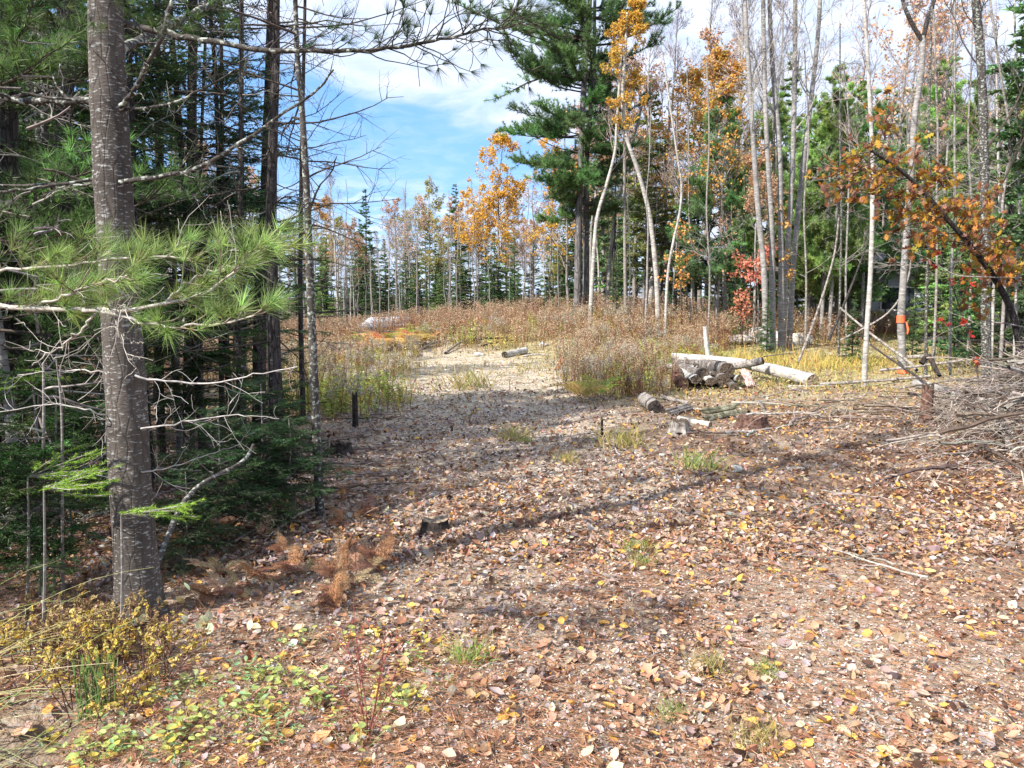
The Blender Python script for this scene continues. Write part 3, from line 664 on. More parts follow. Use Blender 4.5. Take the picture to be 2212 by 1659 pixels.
kinds = [('firf', 'dark green conifer in the far treeline', 'conifers of the far treeline'), ('bare', 'grey leafless tree in the far treeline', 'leafless trees of the far treeline'),
         ('russet', 'russet leaved tree in the far treeline', 'russet trees of the far treeline'), ('orange', 'orange leaved tree in the far treeline', 'orange trees of the far treeline'),
         ('olive', 'olive yellow tree in the far treeline', 'olive trees of the far treeline'), ('pole', 'slim straight trunk at the edge of the far treeline', 'slim trunks of the far treeline')]
for j in range(120):      # wall of trees behind the clearing
    u = -500 + j * 15.6 + rb.normal(0, 9); Y_ = rb.uniform(46, 84)
    k = rb.choice(6, p=[.38, .20, .13, .10, .07, .12]); kd, lb, gp = kinds[k]
    vt = rb.uniform(452, 540) if 600 < u < 1240 else rb.uniform(300, 460)
    if kd == 'bare': vt -= 30
    T(kd, rb.integers(len({'firf': FIRF, 'bare': BARE, 'pole': POLE}.get(kd, [0, 0]))), u, Y_, vt, lb, gp)
for j in range(46):      # slim trunks in front of that wall, center
    u = rb.uniform(600, 1240); Y_ = rb.uniform(36, 50)
    if abs(u - 1075) < 8: continue
    T('pole', rb.choice([0, 3, 4, 0, 3]), u, Y_, rb.uniform(380, 560), 'slim pale trunk standing behind the weedy rise', 'slim pale trunks behind the weedy rise')
for j in range(56):      # undergrowth conifers closing the view under the crowns
    T('firf', rb.integers(4), rb.uniform(500, 2300), rb.uniform(62, 90), rb.uniform(545, 600), 'small conifer deep under the far treeline', 'small conifers deep under the far treeline')
for j in range(26):      # bright young pines on the right
    up_ = rb.uniform(1540, 2280); T('piney', rb.integers(3), up_, rb.uniform(24, 34) if not 1850 < up_ < 2010 else 45, rb.uniform(170, 420), 'bright green young pine in the woods right of the clearing', 'bright young pines in the woods right of the clearing')
for j in range(40):      # low spruce filling beneath the far treeline
    T('firf', rb.choice([0, 2, 0]), rb.uniform(560, 1260), rb.uniform(42, 62), rb.uniform(500, 600), 'low young spruce under the far treeline', 'low young spruces under the far treeline')
for j in range(62):      # right side: deeper woods
    u = 1280 + j * 19 + rb.normal(0, 12); Y_ = rb.uniform(30, 52)
    k = rb.choice(6, p=[.46, .24, .04, .02, .04, .20]); kd, lb, gp = kinds[k]
    n_ = len({'firf': FIRF, 'bare': BARE, 'pole': POLE}.get(kd, [0, 0]))
    if kd != 'pole' and 1850 < u < 2010 and Y_ < 38: continue
    vt = rb.uniform(120, 360) if kd != 'bare' else rb.uniform(-40, 200)
    if 1750 < u < 2150 and kd == 'firf' and Y_ < 44: vt = rb.uniform(180, 360)
    T(kd, rb.integers(n_), u, Y_, vt, lb.replace('far treeline', 'woods right of the clearing'), gp.replace('far treeline', 'woods right of the clearing'))
for j in range(60):
    u = rb.uniform(1290, 2300); Y_ = rb.uniform(22, 40)
    if 1880 < u < 2020 and Y_ < 30: continue
    T('pole', rb.integers(5), u, Y_, rb.uniform(200, 480), 'thin pole trunk with dead twigs in the woods right of the clearing', 'thin pole trunks in the woods right of the clearing')

# right side, individually placed ---------------------------------
T('piney', 0, 1700, 27, 330, 'soft bright green young pine behind the clump of five grey stems')
T('piney', 1, 1790, 24, 215, 'tall light green young pine right of the clump of grey stems', rotz=.4)
T('piney', 2, 1860, 26, 225, 'broad bright green pine behind the thin birch right of the log pile')
T('piney', 0, 2010, 28, 150, 'green pine rising behind the stem with the orange tape')
T('firf', 3, 1835, 30, 180, 'bluish green spruce behind the bright young pines')
T('firf', 2, 2070, 21, 300, 'green spruce with drooping boughs between the taped stem and the rough dark trunk')
T('firf', 0, 2160, 17, 60, 'dark hemlock behind the rough trunk on the right', rotz=2.2)
T('firf', 1, 2230, 13.5, -350, 'large hemlock with dark boughs overhanging the right of the brush pile', rotz=1)
T('firf', 2, 2020, 24, 420, 'young fir with yellowish tips under the taped stem')
T('firf', 0, 1560, 27, 470, 'dark green young spruce left of the pink leaved maple')
T('firf', 1, 1480, 31, 400, 'dark spruce behind the white curving birch')
T('firf', 3, 1390, 32, 330, 'olive tinged spruce between the twin pine and the curving birch')
T('firf', 2, 1330, 36, 420, 'green spruce close behind the leaning birch')
T('orange', 0, 1560, 25, 190, 'orange and gold leaved oak left of the grey stem clump', rotz=.3)
T('orange', 1, 1500, 29, 240, 'orange gold tree between the curving birch and the orange oak')
T('russet', 1, 1625, 23, 380, 'small russet oak in front of the grey stems')
T('bare', 3, 1450, 34, 60, 'tall leafless pink grey tree behind the curving birch')
T('bare', 0, 1560, 33, -20, 'tall leafless tree left of the grey stem clump')
T('bare', 1, 1400, 33, 90, 'leafless reddish tree right of the twin pine crown')
T('palegold', 0, 2020, 31, 20, 'tall thin tree with sparse pale orange leaves behind the forked stem')
T('palegold', 1, 1940, 33, 0, 'tall half bare tree with pink orange leaves beyond the young pines')
for u, Y_, vt, s_ in ((1655, 19.5, 640, 'low bright fir sapling at the foot of the grey stem clump'), (1840, 18.5, 640, 'low spreading green fir right of the pale boulders'), (1600, 24, 560, 'small fir in the shade left of the grey stems'),
                      (1970, 20, 640, 'dark low fir behind the taped stem'), (2060, 20, 600, 'small yellow green fir right of the taped stem'), (1330, 27, 600, 'small bright fir right of the twin pine'), (1460, 28, 590, 'small dark fir behind the white curving birch')):
    T('firf', 0, u, Y_, vt, s_)

# tall twin pine -----------------------------------------------------
q = rr_(31)
Pt, b = uvpath([(1247, 676), (1250, 500), (1255, 330), (1262, 180), (1272, 40), (1278, -80)], 27, 13.5); Pt2, b2 = uvpath([(1266, 674, 27.4), (1266, 500, 27.4), (1268, 330, 27.3), (1282, 180, 27.3), (1284, 60, 27.3)], 27.4, 12.5)
o_ = thing('pine_tree', 'tall old white pine with twin grey trunks and layered dark boughs on the rise', 'tree', [], b)
obj('trunk', wmesh('twin_trunk', [(lambda P: tubes(smooth_path(P, 40), np.linspace(.135, .05, 40) * (1 + .25 * np.exp(-np.arange(40) / 1.5)), 12, C_TW))(P) for P in (Pt,)], M_BIGPINE, b, True), o_)
obj('trunk', wmesh('twin_trunk', [tubes(smooth_path(Pt2, 40), np.linspace(.12, .045, 40) * (1 + .25 * np.exp(-np.arange(40) / 1.5)), 12, C_TW)], M_BIGPINE, b, True), o_)
# limbs: (attach v, length px to the side, sign, rise)
limbs = [(20, 2.6, -1, .15), (95, 4.1, -1, .20), (108, 3.9, -1, .14), (100, 2.9, 1, .25), (30, 3.2, 1, .2), (170, 2.6, -1, .10), (195, 2.9, -1, .18), (250, 2.1, 1, .05), (265, 2.6, -1, .02), (300, 2.3, -1, .12), (330, 1.9, 1, .0), (345, 2.2, -1, -.05), (375, 2.0, 1, .05), (400, 1.6, -1, .05),
         (440, 1.7, 1, 0), (445, 1.3, -1, 0), (140, 2.2, 1, .15), (60, 2.4, -1, .1), (210, 1.8, 1, .1), (-40, 3.4, -1, .2), (-60, 3.6, 1, .2)]
bl = []
st = []; dd = []; LL = []
for (v_, L_, sg, rise) in limbs:
    for rep in range(5):
        p0 = pix(1258 + (8 if v_ < 200 else 0), v_ + q.normal(0, 14), 27.1); th = (math.pi if sg < 0 else 0) + q.normal(0, .35 if rep == 0 else 1.0)
        st.append(p0); dd.append([math.cos(th), math.sin(th), rise - .18 + q.normal(0, .08)]); LL.append(L_ * 1.12 * (1 if rep == 0 else q.uniform(.45, .85)))
st = np.array(st); dd = np.array(dd); LL = np.array(LL)
pl = grow(st, dd, LL, 8, .07, .045, q)
bl.append(tubes(pl, (LL * .014)[:, None] * np.linspace(1, .25, 9)[None], 5, C_TW))
tpb = 46; t_ = q.uniform(.15, 1, (len(pl), tpb)); p_, T_ = along(pl, t_)
D2 = norm(T_ * .6 + spread_dirs(T_, 1.2, q, flat=.6) * .9 + np.array([0, 0, .22])); L2 = q.uniform(.15, .75, t_.shape) * (1.2 - t_ * .6)
bc = np.repeat(cvar(C_BIGPINE, len(pl), .25, .08, q)[:, None], tpb, 1).reshape(-1, 3)
p2 = grow(p_.reshape(-1, 3), D2.reshape(-1, 3), L2.ravel(), 3, .16, .1, q); bl.append(tubes(p2, np.full((len(p2), 4), .007) * np.linspace(1.3, .5, 4)[None], 3, C_TW))
qq, T_ = along(p2, np.tile(np.array([[.35, .6, .8, .98]]), (len(p2), 1))); c_ = np.repeat(bc, 4, 0) * q.uniform(.7, 1.4, (len(p2) * 4, 1))
k_ = 14; qq = np.repeat(qq.reshape(-1, 3), k_, 0); T_ = np.repeat(T_.reshape(-1, 3), k_, 0); c_ = np.repeat(c_, k_, 0)
nd = needles(qq, spread_dirs(T_, q.uniform(.2, 1.2, len(T_)), q), .15 * q.uniform(.7, 1.2, len(qq)), .017, c_, q)
obj('limbs', wmesh('pine_limbs', bl, M_TWIG, b), o_); obj('needles', wmesh('pine_needles', [nd], M_NEED, b), o_)
# dead stubs lower down
obj('dead_branches', wmesh('dead_limbs', [tubes(grow(np.array([pix(1250, v_, 27) for v_ in (330, 372, 402, 455, 500)]), np.array([[-1, .1, .35], [-1, -.2, .3], [-1, .3, .1], [1, 0, .1], [1, .2, .1]]), np.array([2.2, 1.5, 1.3, 1.0, .8]), 8, .10, .04, q), np.full((5, 9), .022) * np.linspace(1, .3, 9)[None], 4, C_TW)], M_TWIG, b), o_)

# hardwood stems with a drawn trunk line ------------------------------
def drawn(name, label, uvs, Y, r0, r1, mat_, ext, seed, br=None, leafc=None, group=None, cat='tree', lab_parts=True):
    q = rr_(seed); P, b = uvpath(uvs, Y, ext)
    parts = [('trunk', make_mesh('stem', [ (lambda a: (a[0] - b, a[1], a[2]))(tubes(smooth_path(P, 44), np.linspace(r0, r1, 44) * (1 + .3 * np.exp(-np.arange(44) / 1.2)) * (1 + .04 * np.sin(np.arange(44) * 1.3 + seed)), 10, C_TW))], mat_, True))]
    if br:
        b_, l_ = hardwood(br.get('H', 10), r0, q, br.get('fb', .4), br.get('nb', 14), br.get('sp', .8), br.get('ang', 38), br.get('col', C_TWG), br.get('up', .12), br.get('lv', 4), leafc, None, br.get('ls', .09), br.get('ld', 1.0),
                          trunk=P - b, kb=(6, 4, 3), leaf_zone=br.get('zone'))
        parts.append(('branches', make_mesh('branches', b_, M_TWIG)))
        if l_: parts.append(('crown', make_mesh('leafy_crown', l_, M_LEAF)))
    return thing(name, label, cat, parts, b, group=group), P, b
birchtw = (.30, .24, .22)
drawn('birch_tree', 'white birch leaning right just beside the twin pine', [(1274, 676), (1282, 560), (1290, 470), (1310, 400), (1328, 330), (1332, 270)], 25.5, .075, .035, M_BIRCH, 10, 41, dict(H=7, fb=.5, nb=9, col=birchtw, lv=3))
drawn('birch_tree', 'white birch with an s shaped trunk and golden leaves at its top', [(1424, 682), (1418, 600), (1408, 500), (1398, 440), (1375, 360), (1352, 290), (1345, 210), (1350, 120)], 24, .082, .04, M_BIRCH, 10, 42,
      dict(H=8, fb=.55, nb=14, col=birchtw, ls=.075, ld=1.0, lv=4, sp=.72), [(.72, .42, .06), (.60, .34, .06), (.70, .50, .12)])
drawn('birch_tree', 'thin pale birch left of the curving birch behind the rise', [(1310, 668), (1318, 560), (1328, 470), (1345, 400)], 29, .07, .04, M_GREYBARK, 9, 43, dict(H=7, fb=.5, nb=8, col=birchtw, lv=3))
drawn('birch_tree', 'slender white birch bending right of the curving birch', [(1437, 690), (1442, 600), (1455, 520), (1468, 460), (1472, 400), (1462, 330)], 23, .045, .025, M_BIRCH, 8.5, 44, dict(H=6, fb=.5, nb=8, col=birchtw, lv=3))
drawn('bare_tree', 'straight grey trunk with an orange paint dot between the twin pine and curving birch', [(1352, 676), (1350, 560), (1349, 400), (1350, 250)], 26, .06, .04, M_POLE, 9, 45, dict(H=7, fb=.4, nb=12, lv=3))
for j, (u0, pth) in enumerate([('outer left', [(1657, 700), (1651, 600), (1640, 480), (1632, 380), (1624, 250), (1612, 60), (1606, -60)]), ('front', [(1672, 706), (1668, 600), (1666, 480), (1660, 380), (1654, 250), (1650, 100), (1648, -60)]),
                               ('thickest', [(1689, 706), (1688, 600), (1686, 480), (1684, 330), (1672, 180), (1664, 60), (1660, -60)]), ('middle right', [(1692, 706), (1697, 600), (1704, 500), (1711, 380), (1716, 200), (1718, 0), (1719, -60)]),
                               ('outer right', [(1706, 702), (1712, 600), (1722, 480), (1738, 330), (1756, 180), (1768, 60), (1774, -60)])]):
    drawn('maple_tree', ['outermost left of five grey stems rising from one base behind the log pile', 'second grey stem of the five rising from one base', 'middle grey stem of the five rising from one base', 'fourth grey stem of the five, leaning slightly right', 'outermost right of five grey stems, leaning away to the right'][j],
          pth, 20.5 + .25 * j, .082, .045, M_GREYBARK, 12.5, 50 + j, dict(H=10, fb=.5, nb=13, col=(.36, .33, .30), lv=4, sp=.8, up=.1), group='grey stems of the clump behind the log pile')
drawn('birch_tree', 'thin speckled birch standing alone behind the fallen trunks right of the log pile', [(1866, 838), (1872, 720), (1880, 600), (1884, 480), (1885, 360), (1880, 240), (1874, 120), (1866, 0)], 13.4, .045, .025, M_BIRCH, 9.5, 60, dict(H=8, fb=.45, nb=11, lv=3, sp=.6, col=birchtw))
o_, P_, b_ = drawn('bare_tree', 'forked grey stem tied with orange tape near its foot', [(1952, 796), (1948, 740), (1946, 690), (1952, 600), (1962, 450), (1970, 350), (1976, 250), (1990, 160), (1994, 78)], 15.6, .078, .05, M_GREYBARK, None, 61)
for (pth, rr0) in (([(1992, 88), (1975, 60), (1960, 30), (1950, 0), (1942, -60)], .045), ([(1994, 84), (2004, 40), (2018, 0), (2030, -60)], .05)):
    pp = np.array([pix(a_[0], a_[1], 15.6) for a_ in pth]); obj('branch', wmesh('fork', [tubes(smooth_path(pp, 14), np.linspace(rr0, rr0 * .7, 14), 8, C_TW)], M_DARKBARK, b_, True), o_)
def band(P, z_c, hgt, rad, b):
    Pd = smooth_path(P, 200); k = np.argmin(np.abs(Pd[:, 2] - z_c)); c_ = Pd[k]
    zz = np.linspace(-hgt / 2, hgt / 2, 4); return tubes(np.array([c_ + np.array([0, 0, z]) for z in zz]), np.full(4, rad), 14, C_TW)
zt = pix(1950, 688, 15.6)[2]
obj('orange_tape', wmesh('orange_tape', [band(P_, zt, .15, .083, b_)], M_TAPE, b_), o_)
pt = np.array([pix(1958, 695, 15.48), pix(1962, 712, 15.45), pix(1960, 722, 15.46)])
obj('tape_tail', wmesh('tape_tail', [tubes(pt, np.array([.016, .024, .012]), 4, C_TW)], M_TAPE, b_), o_)
obj('orange_tape', wmesh('orange_band', [band(P_, b_[2] + .045, .07, .107, b_)], M_TAPE, b_), o_)
o_, P_, b_ = drawn('rough_tree', 'rough dark and pale mottled trunk behind the bent oak', [(2132, 860), (2130, 700), (2128, 520), (2126, 400), (2124, 260), (2118, 120), (2108, 0)], 11.8, .075, .055, M_LICHEN, 8.5, 62, dict(H=9, fb=.35, nb=12, lv=3, col=C_TW))
for j, (u_, Y_, m_) in enumerate(((1742, 21, M_POLE), (1815, 19, M_LICHEN), (1832, 22, M_GREYBARK), (2008, 14.5, M_LICHEN), (2022, 17, M_POLE), (2060, 15.5, M_GREYBARK), (2150, 15, M_BIRCH), (2168, 13.5, M_POLE), (2200, 14, M_BIRCH), (1530, 22, M_POLE), (1490, 25, M_GREYBARK), (2095, 18, M_POLE))):
    q = rr_(70 + j); b0 = gx(u_, Y_)
    drawn('young_tree', 'slim dead twigged sapling in the woods behind the brush', [(u_, 700)] + [(u_ + q.normal(0, 5), v_) for v_ in (600, 450, 300, 150)], Y_, .03, .015, m_, 8, 70 + j, dict(H=6, fb=.2, nb=14, lv=3, sp=.5, ang=60, up=0), group='slim saplings behind the brush')
# leaning dead poles
def stick(name, label, pts, r0, r1, mat_, cat='branch', group=None, sides=7, m_=16):
    pts = np.asarray(pts, float); b = pts[0].copy()
    return single(name, label, cat, make_mesh(name, [(lambda a: (a[0] - b, a[1], a[2]))(tubes(smooth_path(pts, m_), np.linspace(r0, r1, m_), sides, C_TWG))], mat_, True), b, group=group)
def stickuv(label, uvs, Y, r0, r1, mat_, name='leaning_pole', cat='branch'):
    return stick(name, label, [pix(a_[0], a_[1], a_[2] if len(a_) > 2 else Y) for a_ in uvs], r0, r1, mat_, cat)
stickuv('thin pale dead pole leaning right over the yellow grass', [(1724, 782, 15.0), (1760, 690, 15.2), (1800, 560, 15.4), (1812, 470, 15.4)], 15, .028, .016, M_DEADWOOD)
stickuv('long pale pole slanting down right past the speckled birch', [(1815, 665, 17), (1880, 720, 16), (1955, 775, 15), (1980, 800, 14.6)], 16, .02, .035, M_DEADWOOD)
stickuv('crooked pale dead limb arching up toward the taped stem', [(1815, 735, 16), (1900, 690, 16), (1940, 650, 16), (1962, 600, 16), (1968, 560, 16)], 16, .02, .018, M_DEADWOOD)
stickuv('dark leaning dead pole crossing before the bright pine', [(1790, 735, 18), (1820, 665, 18), (1850, 590, 18), (1875, 520, 18)], 18, .035, .02, M_DARKBARK)

# ------------------------------------------------------------------ the dark woods on the left
q = rr_(500)
M_NEEDB = M_NEED
def tri_tuft(P, D, n, nl, nw, col, q, sp=(.15, 1.0)):
    P = np.repeat(P, n, 0); D = np.repeat(D, n, 0); c_ = np.repeat(col, n, 0)
    return needles(P, spread_dirs(D, q.uniform(sp[0], sp[1], len(P)), q), nl * q.uniform(.75, 1.1, len(P)), nw, c_ * q.uniform(.75, 1.25, (len(P), 1)), q)
# hero trunk
Pa, ba = uvpath([(303, 1335), (290, 1150), (280, 1000), (272, 850), (262, 700), (252, 540), (245, 400), (236, 220), (230, 60), (222, -250)], 3.75, 6.5, .25)
hero = thing('pine_tree', 'thick grey pine trunk with pale lichen flecks and whorled limbs in the left foreground', 'tree', [], ba)
K = 150; Pd = smooth_path(Pa, K); d0 = np.linalg.norm(Pd - Pd[0], axis=1); S_ = 36
rad = np.interp(Pd[:, 2], [-.3, 0, .12, .35, 1.6, 2.6, 4.0, 6.5], [.17, .135, .113, .100, .088, .080, .058, .018])
for zw in (pix(305, 815, 3.75)[2], pix(320, 925, 3.75)[2], pix(250, 390, 3.75)[2], pix(245, 225, 3.75)[2]): rad = rad * (1 + .06 * np.exp(-((Pd[:, 2] - zw) / .03) ** 2))
v_, f_, c_ = tubes(Pd, rad, S_, C_TW); th = np.tile(np.arange(S_) / S_ * 6.283, K); zz = np.repeat(Pd[:, 2], S_); ce = np.repeat(Pd, S_, 0)
fl = 1 + .018 * np.sin(th * 3 + zz * 3) + .012 * np.sin(th * 7 - zz * 9) + .16 * np.exp(-np.clip(zz + .25, 0, 9) / .16) * np.sin(th * 5 + 1) + q.normal(0, .006, len(th))
obj('trunk', wmesh('pine_trunk', [(ce + (v_ - ce) * fl[:, None], f_, c_)], M_PINEBARK, ba, True), hero)
def limb(uvs, r0, r1, par, b, name='branch', m_=18, sub=5, col=C_TWG, seed=0, mt=None, Lsub=.22):
    qq = rr_(900 + seed); P = np.array([pix(*a_) for a_ in uvs]); Ps = smooth_path(P, m_) + qq.normal(0, .004, (m_, 3))
    bl = [tubes(Ps, np.linspace(r0, r1, m_), 7, col)]
    if sub:
        p_, T_ = along(Ps[None], qq.uniform(.15, .97, (1, sub))); pl = grow(p_[0], spread_dirs(T_[0], R(48), qq), qq.uniform(.4, 1.3, sub) * Lsub, 5, .2, .03, qq)
        bl.append(tubes(pl, np.full((sub, 6), max(r1 * .6, .0016)) * np.linspace(1, .4, 6)[None], 4, col))
        p_, T_ = along(pl, qq.uniform(.3, .9, (sub, 2))); pl = grow(p_.reshape(-1, 3), spread_dirs(T_, R(45), qq).reshape(-1, 3), qq.uniform(.4, 1.2, sub * 2) * Lsub * .45, 4, .2, .03, qq)
        bl.append(tubes(pl, np.full((sub * 2, 5), .0013), 3, col))
    o = obj(name, wmesh(name, bl, mt or M_LICHEN, b, True), par); return Ps
A_ = 3.75
limb([(245, 226, A_), (150, 218, 3.8), (60, 216, 3.9), (-60, 214, 4.0)], .020, .015, hero, ba, sub=8, seed=1)
limb([(240, 390, A_), (190, 388, 3.75), (110, 402, 3.7), (20, 412, 3.65), (-60, 420, 3.6)], .009, .006, hero, ba, sub=8, seed=2, col=C_TWG)
limb([(240, 396, A_), (170, 400, 3.8), (90, 398, 3.9), (-40, 404, 4.0)], .009, .005, hero, ba, sub=6, seed=3)
limb([(262, 392, 3.68), (330, 384, 3.6), (420, 365, 3.6), (500, 318, 3.6), (590, 260, 3.6), (680, 195, 3.55), (722, 150, 3.5)], .013, .004, hero, ba, sub=14, seed=4)
limb([(262, 238, 3.7), (320, 232, 3.6), (380, 218, 3.5), (440, 190, 3.5), (520, 150, 3.5)], .008, .003, hero, ba, sub=9, seed=5)
limb([(258, 232, 3.67), (285, 205, 3.6), (310, 150, 3.5), (350, 80, 3.4), (372, -10, 3.4)], .012, .008, hero, ba, sub=6, seed=6)
limb([(258, 110, 3.8), (330, 70, 4.2), (420, 30, 4.6), (520, -30, 5)], .024, .016, hero, ba, sub=8, seed=7)
limb([(290, 812, 3.68), (345, 822, 3.7), (430, 828, 3.75), (500, 818, 3.75), (560, 806, 3.75), (640, 792, 3.75)], .006, .002, hero, ba, sub=7, seed=8, mt=M_TWIG, col=(.42, .40, .38))
limb([(305, 925, 3.68), (380, 915, 3.7), (470, 900, 3.75), (540, 897, 3.75), (600, 905, 3.75)], .005, .0016, hero, ba, sub=9, seed=9, mt=M_TWIG, col=(.36, .34, .32))
limb([(268, 822, A_), (235, 808, 3.8), (190, 800, 3.8), (110, 800, 3.85), (40, 812, 3.9)], .006, .002, hero, ba, sub=6, seed=10, mt=M_TWIG, col=(.36, .34, .32))
limb([(290, 912, A_), (240, 900, 3.7), (190, 886, 3.6), (110, 874, 3.6), (-20, 894, 3.6)], .006, .002, hero, ba, sub=8, seed=11, mt=M_TWIG, col=(.40, .38, .36))
limb([(300, 1020, 3.68), (360, 1010, 3.8), (440, 985, 4.0), (520, 960, 4.1)], .004, .0015, hero, ba, sub=8, seed=12, mt=M_TWIG, col=(.33, .31, .29))
# high limb that reaches over the track with sparse backlit needle tufts
Pl = limb([(255, 45, 3.8), (370, 72, 3.75), (450, 88, 3.7), (560, 106, 3.65), (690, 111, 3.6), (790, 110, 3.55), (880, 98, 3.5), (960, 84, 3.45), (1040, 64, 3.4), (1090, 58, 3.4)], .017, .003, hero, ba, sub=0, seed=13, m_=40)
p_, T_ = along(Pl[None], q.uniform(.36, 1.0, (1, 46))); D_ = norm(T_[0] * .9 + np.stack([q.normal(0, .2, 46), q.normal(0, .9, 46), q.normal(.12, .6, 46)], 1))
t2 = grow(p_[0], D_, q.uniform(.12, .34, 46), 6, .18, .05, q)
p_, T_ = along(t2, q.uniform(.3, .85, (46, 2))); t3 = grow(p_.reshape(-1, 3), spread_dirs(T_, R(48), q).reshape(-1, 3), q.uniform(.05, .16, 92), 4, .2, .1, q)
obj('branch', wmesh('limb_twigs', [tubes(t2, np.full((46, 7), .0032) * np.linspace(1, .5, 7)[None], 4, C_TW), tubes(t3, np.full((92, 5), .0018), 3, C_TW)], M_TWIG, ba), hero)
tips = np.concatenate([t2[:, -1], t3[::2, -1]]); tdir = np.concatenate([t2[:, -1] - t2[:, -2], t3[::2, -1] - t3[::2, -2]])
obj('needles', wmesh('limb_needles', [tri_tuft(tips, norm(tdir), 42, .085, .0016, cvar((.05, .085, .035), len(tips), .2, .1, q), q, (.1, .75))], M_NEED, ba), hero)
# tuft masses at the very top left
tp = np.array([pix(u_, v2, Y_) for u_, v2, Y_ in zip(q.uniform(-40, 520, 150), q.uniform(-120, 70, 150), q.uniform(3.2, 4.6, 150))])
obj('needles', wmesh('upper_needles', [tri_tuft(tp, norm(q.normal(0, 1, (150, 3)) + np.array([0, 0, .3])), 40, .09, .0022, cvar((.07, .12, .03), 150, .3, .1, q), q)], M_NEED, ba), hero)

# bright bough reaching in from the left
bb = gx(-420, 3.2)
near = thing('pine_tree', 'leaning white pine at the frame edge whose bright needled bough crosses before the thick trunk', 'tree', [], bb)
tk = np.array([[bb[0], bb[1], -.3], [bb[0] + .02, bb[1], 1.6], [bb[0] - .1, bb[1] + .1, 4.0], [bb[0] - .1, bb[1] + .1, 5.2]])
obj('trunk', wmesh('pine_trunk', [tubes(smooth_path(tk, 20), np.linspace(.085, .012, 20), 12, C_TW)], M_PINEBARK, bb, True), near)
limbs2 = [[(-400, 720, 3.2), (-120, 650, 2.9), (0, 660, 2.75), (110, 670, 2.65), (200, 668, 2.6), (258, 672, 2.55), (354, 656, 2.5), (442, 632, 2.5), (490, 600, 2.5), (545, 553, 2.5)],
          [(180, 668, 2.6), (240, 676, 2.5), (290, 692, 2.45), (360, 706, 2.4), (430, 702, 2.4), (500, 694, 2.4), (560, 680, 2.4)],
          [(-400, 700, 3.2), (-100, 590, 3.0), (0, 583, 2.9), (90, 578, 2.85), (200, 566, 2.8), (330, 556, 2.8), (420, 560, 2.8)],
          [(354, 656, 2.5), (420, 600, 2.55), (500, 575, 2.6), (580, 530, 2.6)],
          [(60, 665, 2.7), (140, 640, 2.6), (220, 610, 2.5), (310, 590, 2.5)],
          [(210, 672, 2.6), (180, 710, 2.6), (130, 750, 2.6), (66, 788, 2.6)],
          [(250, 690, 2.5), (262, 720, 2.5), (288, 738, 2.5), (310, 740, 2.5)]]
polys = []
for i_, L_ in enumerate(limbs2):
    polys.append(limb(L_, [.011, .006, .007, .005, .005, .005, .004][i_], [.003, .002, .003, .002, .002, .0015, .0015][i_], near, bb, seed=30 + i_, m_=26, sub=4, col=(.38, .35, .31), mt=M_TWIG))
tips = []; tds = []; tw_ = []
for i_, Ps in enumerate(polys[:5]):
    n_ = [34, 14, 26, 15, 15][i_]; p_, T_ = along(Ps[None], q.uniform([.2, .3, .28, .2, .2][i_], 1, (1, n_)))
    D_ = norm(T_[0] * .9 + np.stack([q.normal(.1, .3, n_), q.normal(0, .6, n_), q.uniform(-.25, .55, n_)], 1)); t2 = grow(p_[0], D_, q.uniform(.05, .19, n_), 5, .16, .04, q)
    tw_.append(tubes(t2, np.full((n_, 6), .0022), 4, (.20, .16, .12)))
    pp_, TT_ = along(t2, np.tile(np.array([[.55, .8, 1.0]]), (n_, 1))); tips.append(pp_.reshape(-1, 3)); tds.append(TT_.reshape(-1, 3))
tips = np.concatenate(tips); tds = np.concatenate(tds)
obj('twigs', wmesh('bough_twigs', tw_, M_TWIG, bb), near)
obj('needles', wmesh('bough_needles', [tri_tuft(tips, norm(tds + np.array([0, 0, .15])), 26, .092, .0019, cvar((.25, .35, .11), len(tips), .28, .10, q), q, (.15, 1.15))], M_NEED, bb), near)

def pole_hero(label, uvs, Y_, r0, r1, mt, ext, seed, nd=26, dl=.9, zr=(.5, 4.0), side=None, cat='tree', name='conifer_tree', col=C_TW):
    P, b = uvpath(uvs, Y_, ext); Ps = smooth_path(P, 60); qq = rr_(seed)
    o = thing(name, label, cat, [('trunk', make_mesh('dark_trunk', [(lambda a: (a[0] - b, a[1], a[2]))(tubes(Ps, np.linspace(r0, r1, 60) * (1 + .3 * np.exp(-np.arange(60) / 1.3)) * (1 + qq.normal(0, .025, 60)), 12, C_TW))], mt, True))], b)
    if nd: obj('dead_branches', wmesh('dead_branches', dead_branches(nd, zr[0], zr[1], dl, qq, col, Ps, -.01, .006, side=side, sub=6), M_TWIG, b * 0), o).location = tuple(-b)
    return o, P, b
pole_hero('dark furrowed straight trunk standing behind the thin crooked one beside the track', [(603, 1052), (598, 900), (592, 720), (586, 500), (590, 300), (596, 120), (598, 0)], 6.3, .064, .018, M_DARKBARK, 6.5, 601, 60, 1.3, (1.2, 5.5))
pole_hero('thin crooked dark trunk with lichen specks at the edge of the track', [(692, 1100), (684, 950), (676, 760), (668, 560), (664, 440), (658, 330), (650, 205), (642, 120), (638, 0)], 5.5, .034, .014, M_LICHEN, 6, 602, 30, .8, (1.0, 4.6), side=None)
pole_hero('dark trunk half hidden directly behind the furrowed straight trunk', [(556, 900), (562, 700), (572, 500), (578, 300), (584, 100)], 8.8, .085, .04, M_DARKBARK, 8, 603, 34, 1.1, (1.0, 6))
pole_hero('greyish trunk lit on its left side deep between the dark trunks', [(404, 935), (408, 800), (410, 700), (412, 500), (414, 300)], 8.4, .062, .045, M_PINEBARK, 9, 604, 26, 1.0, (.6, 6))
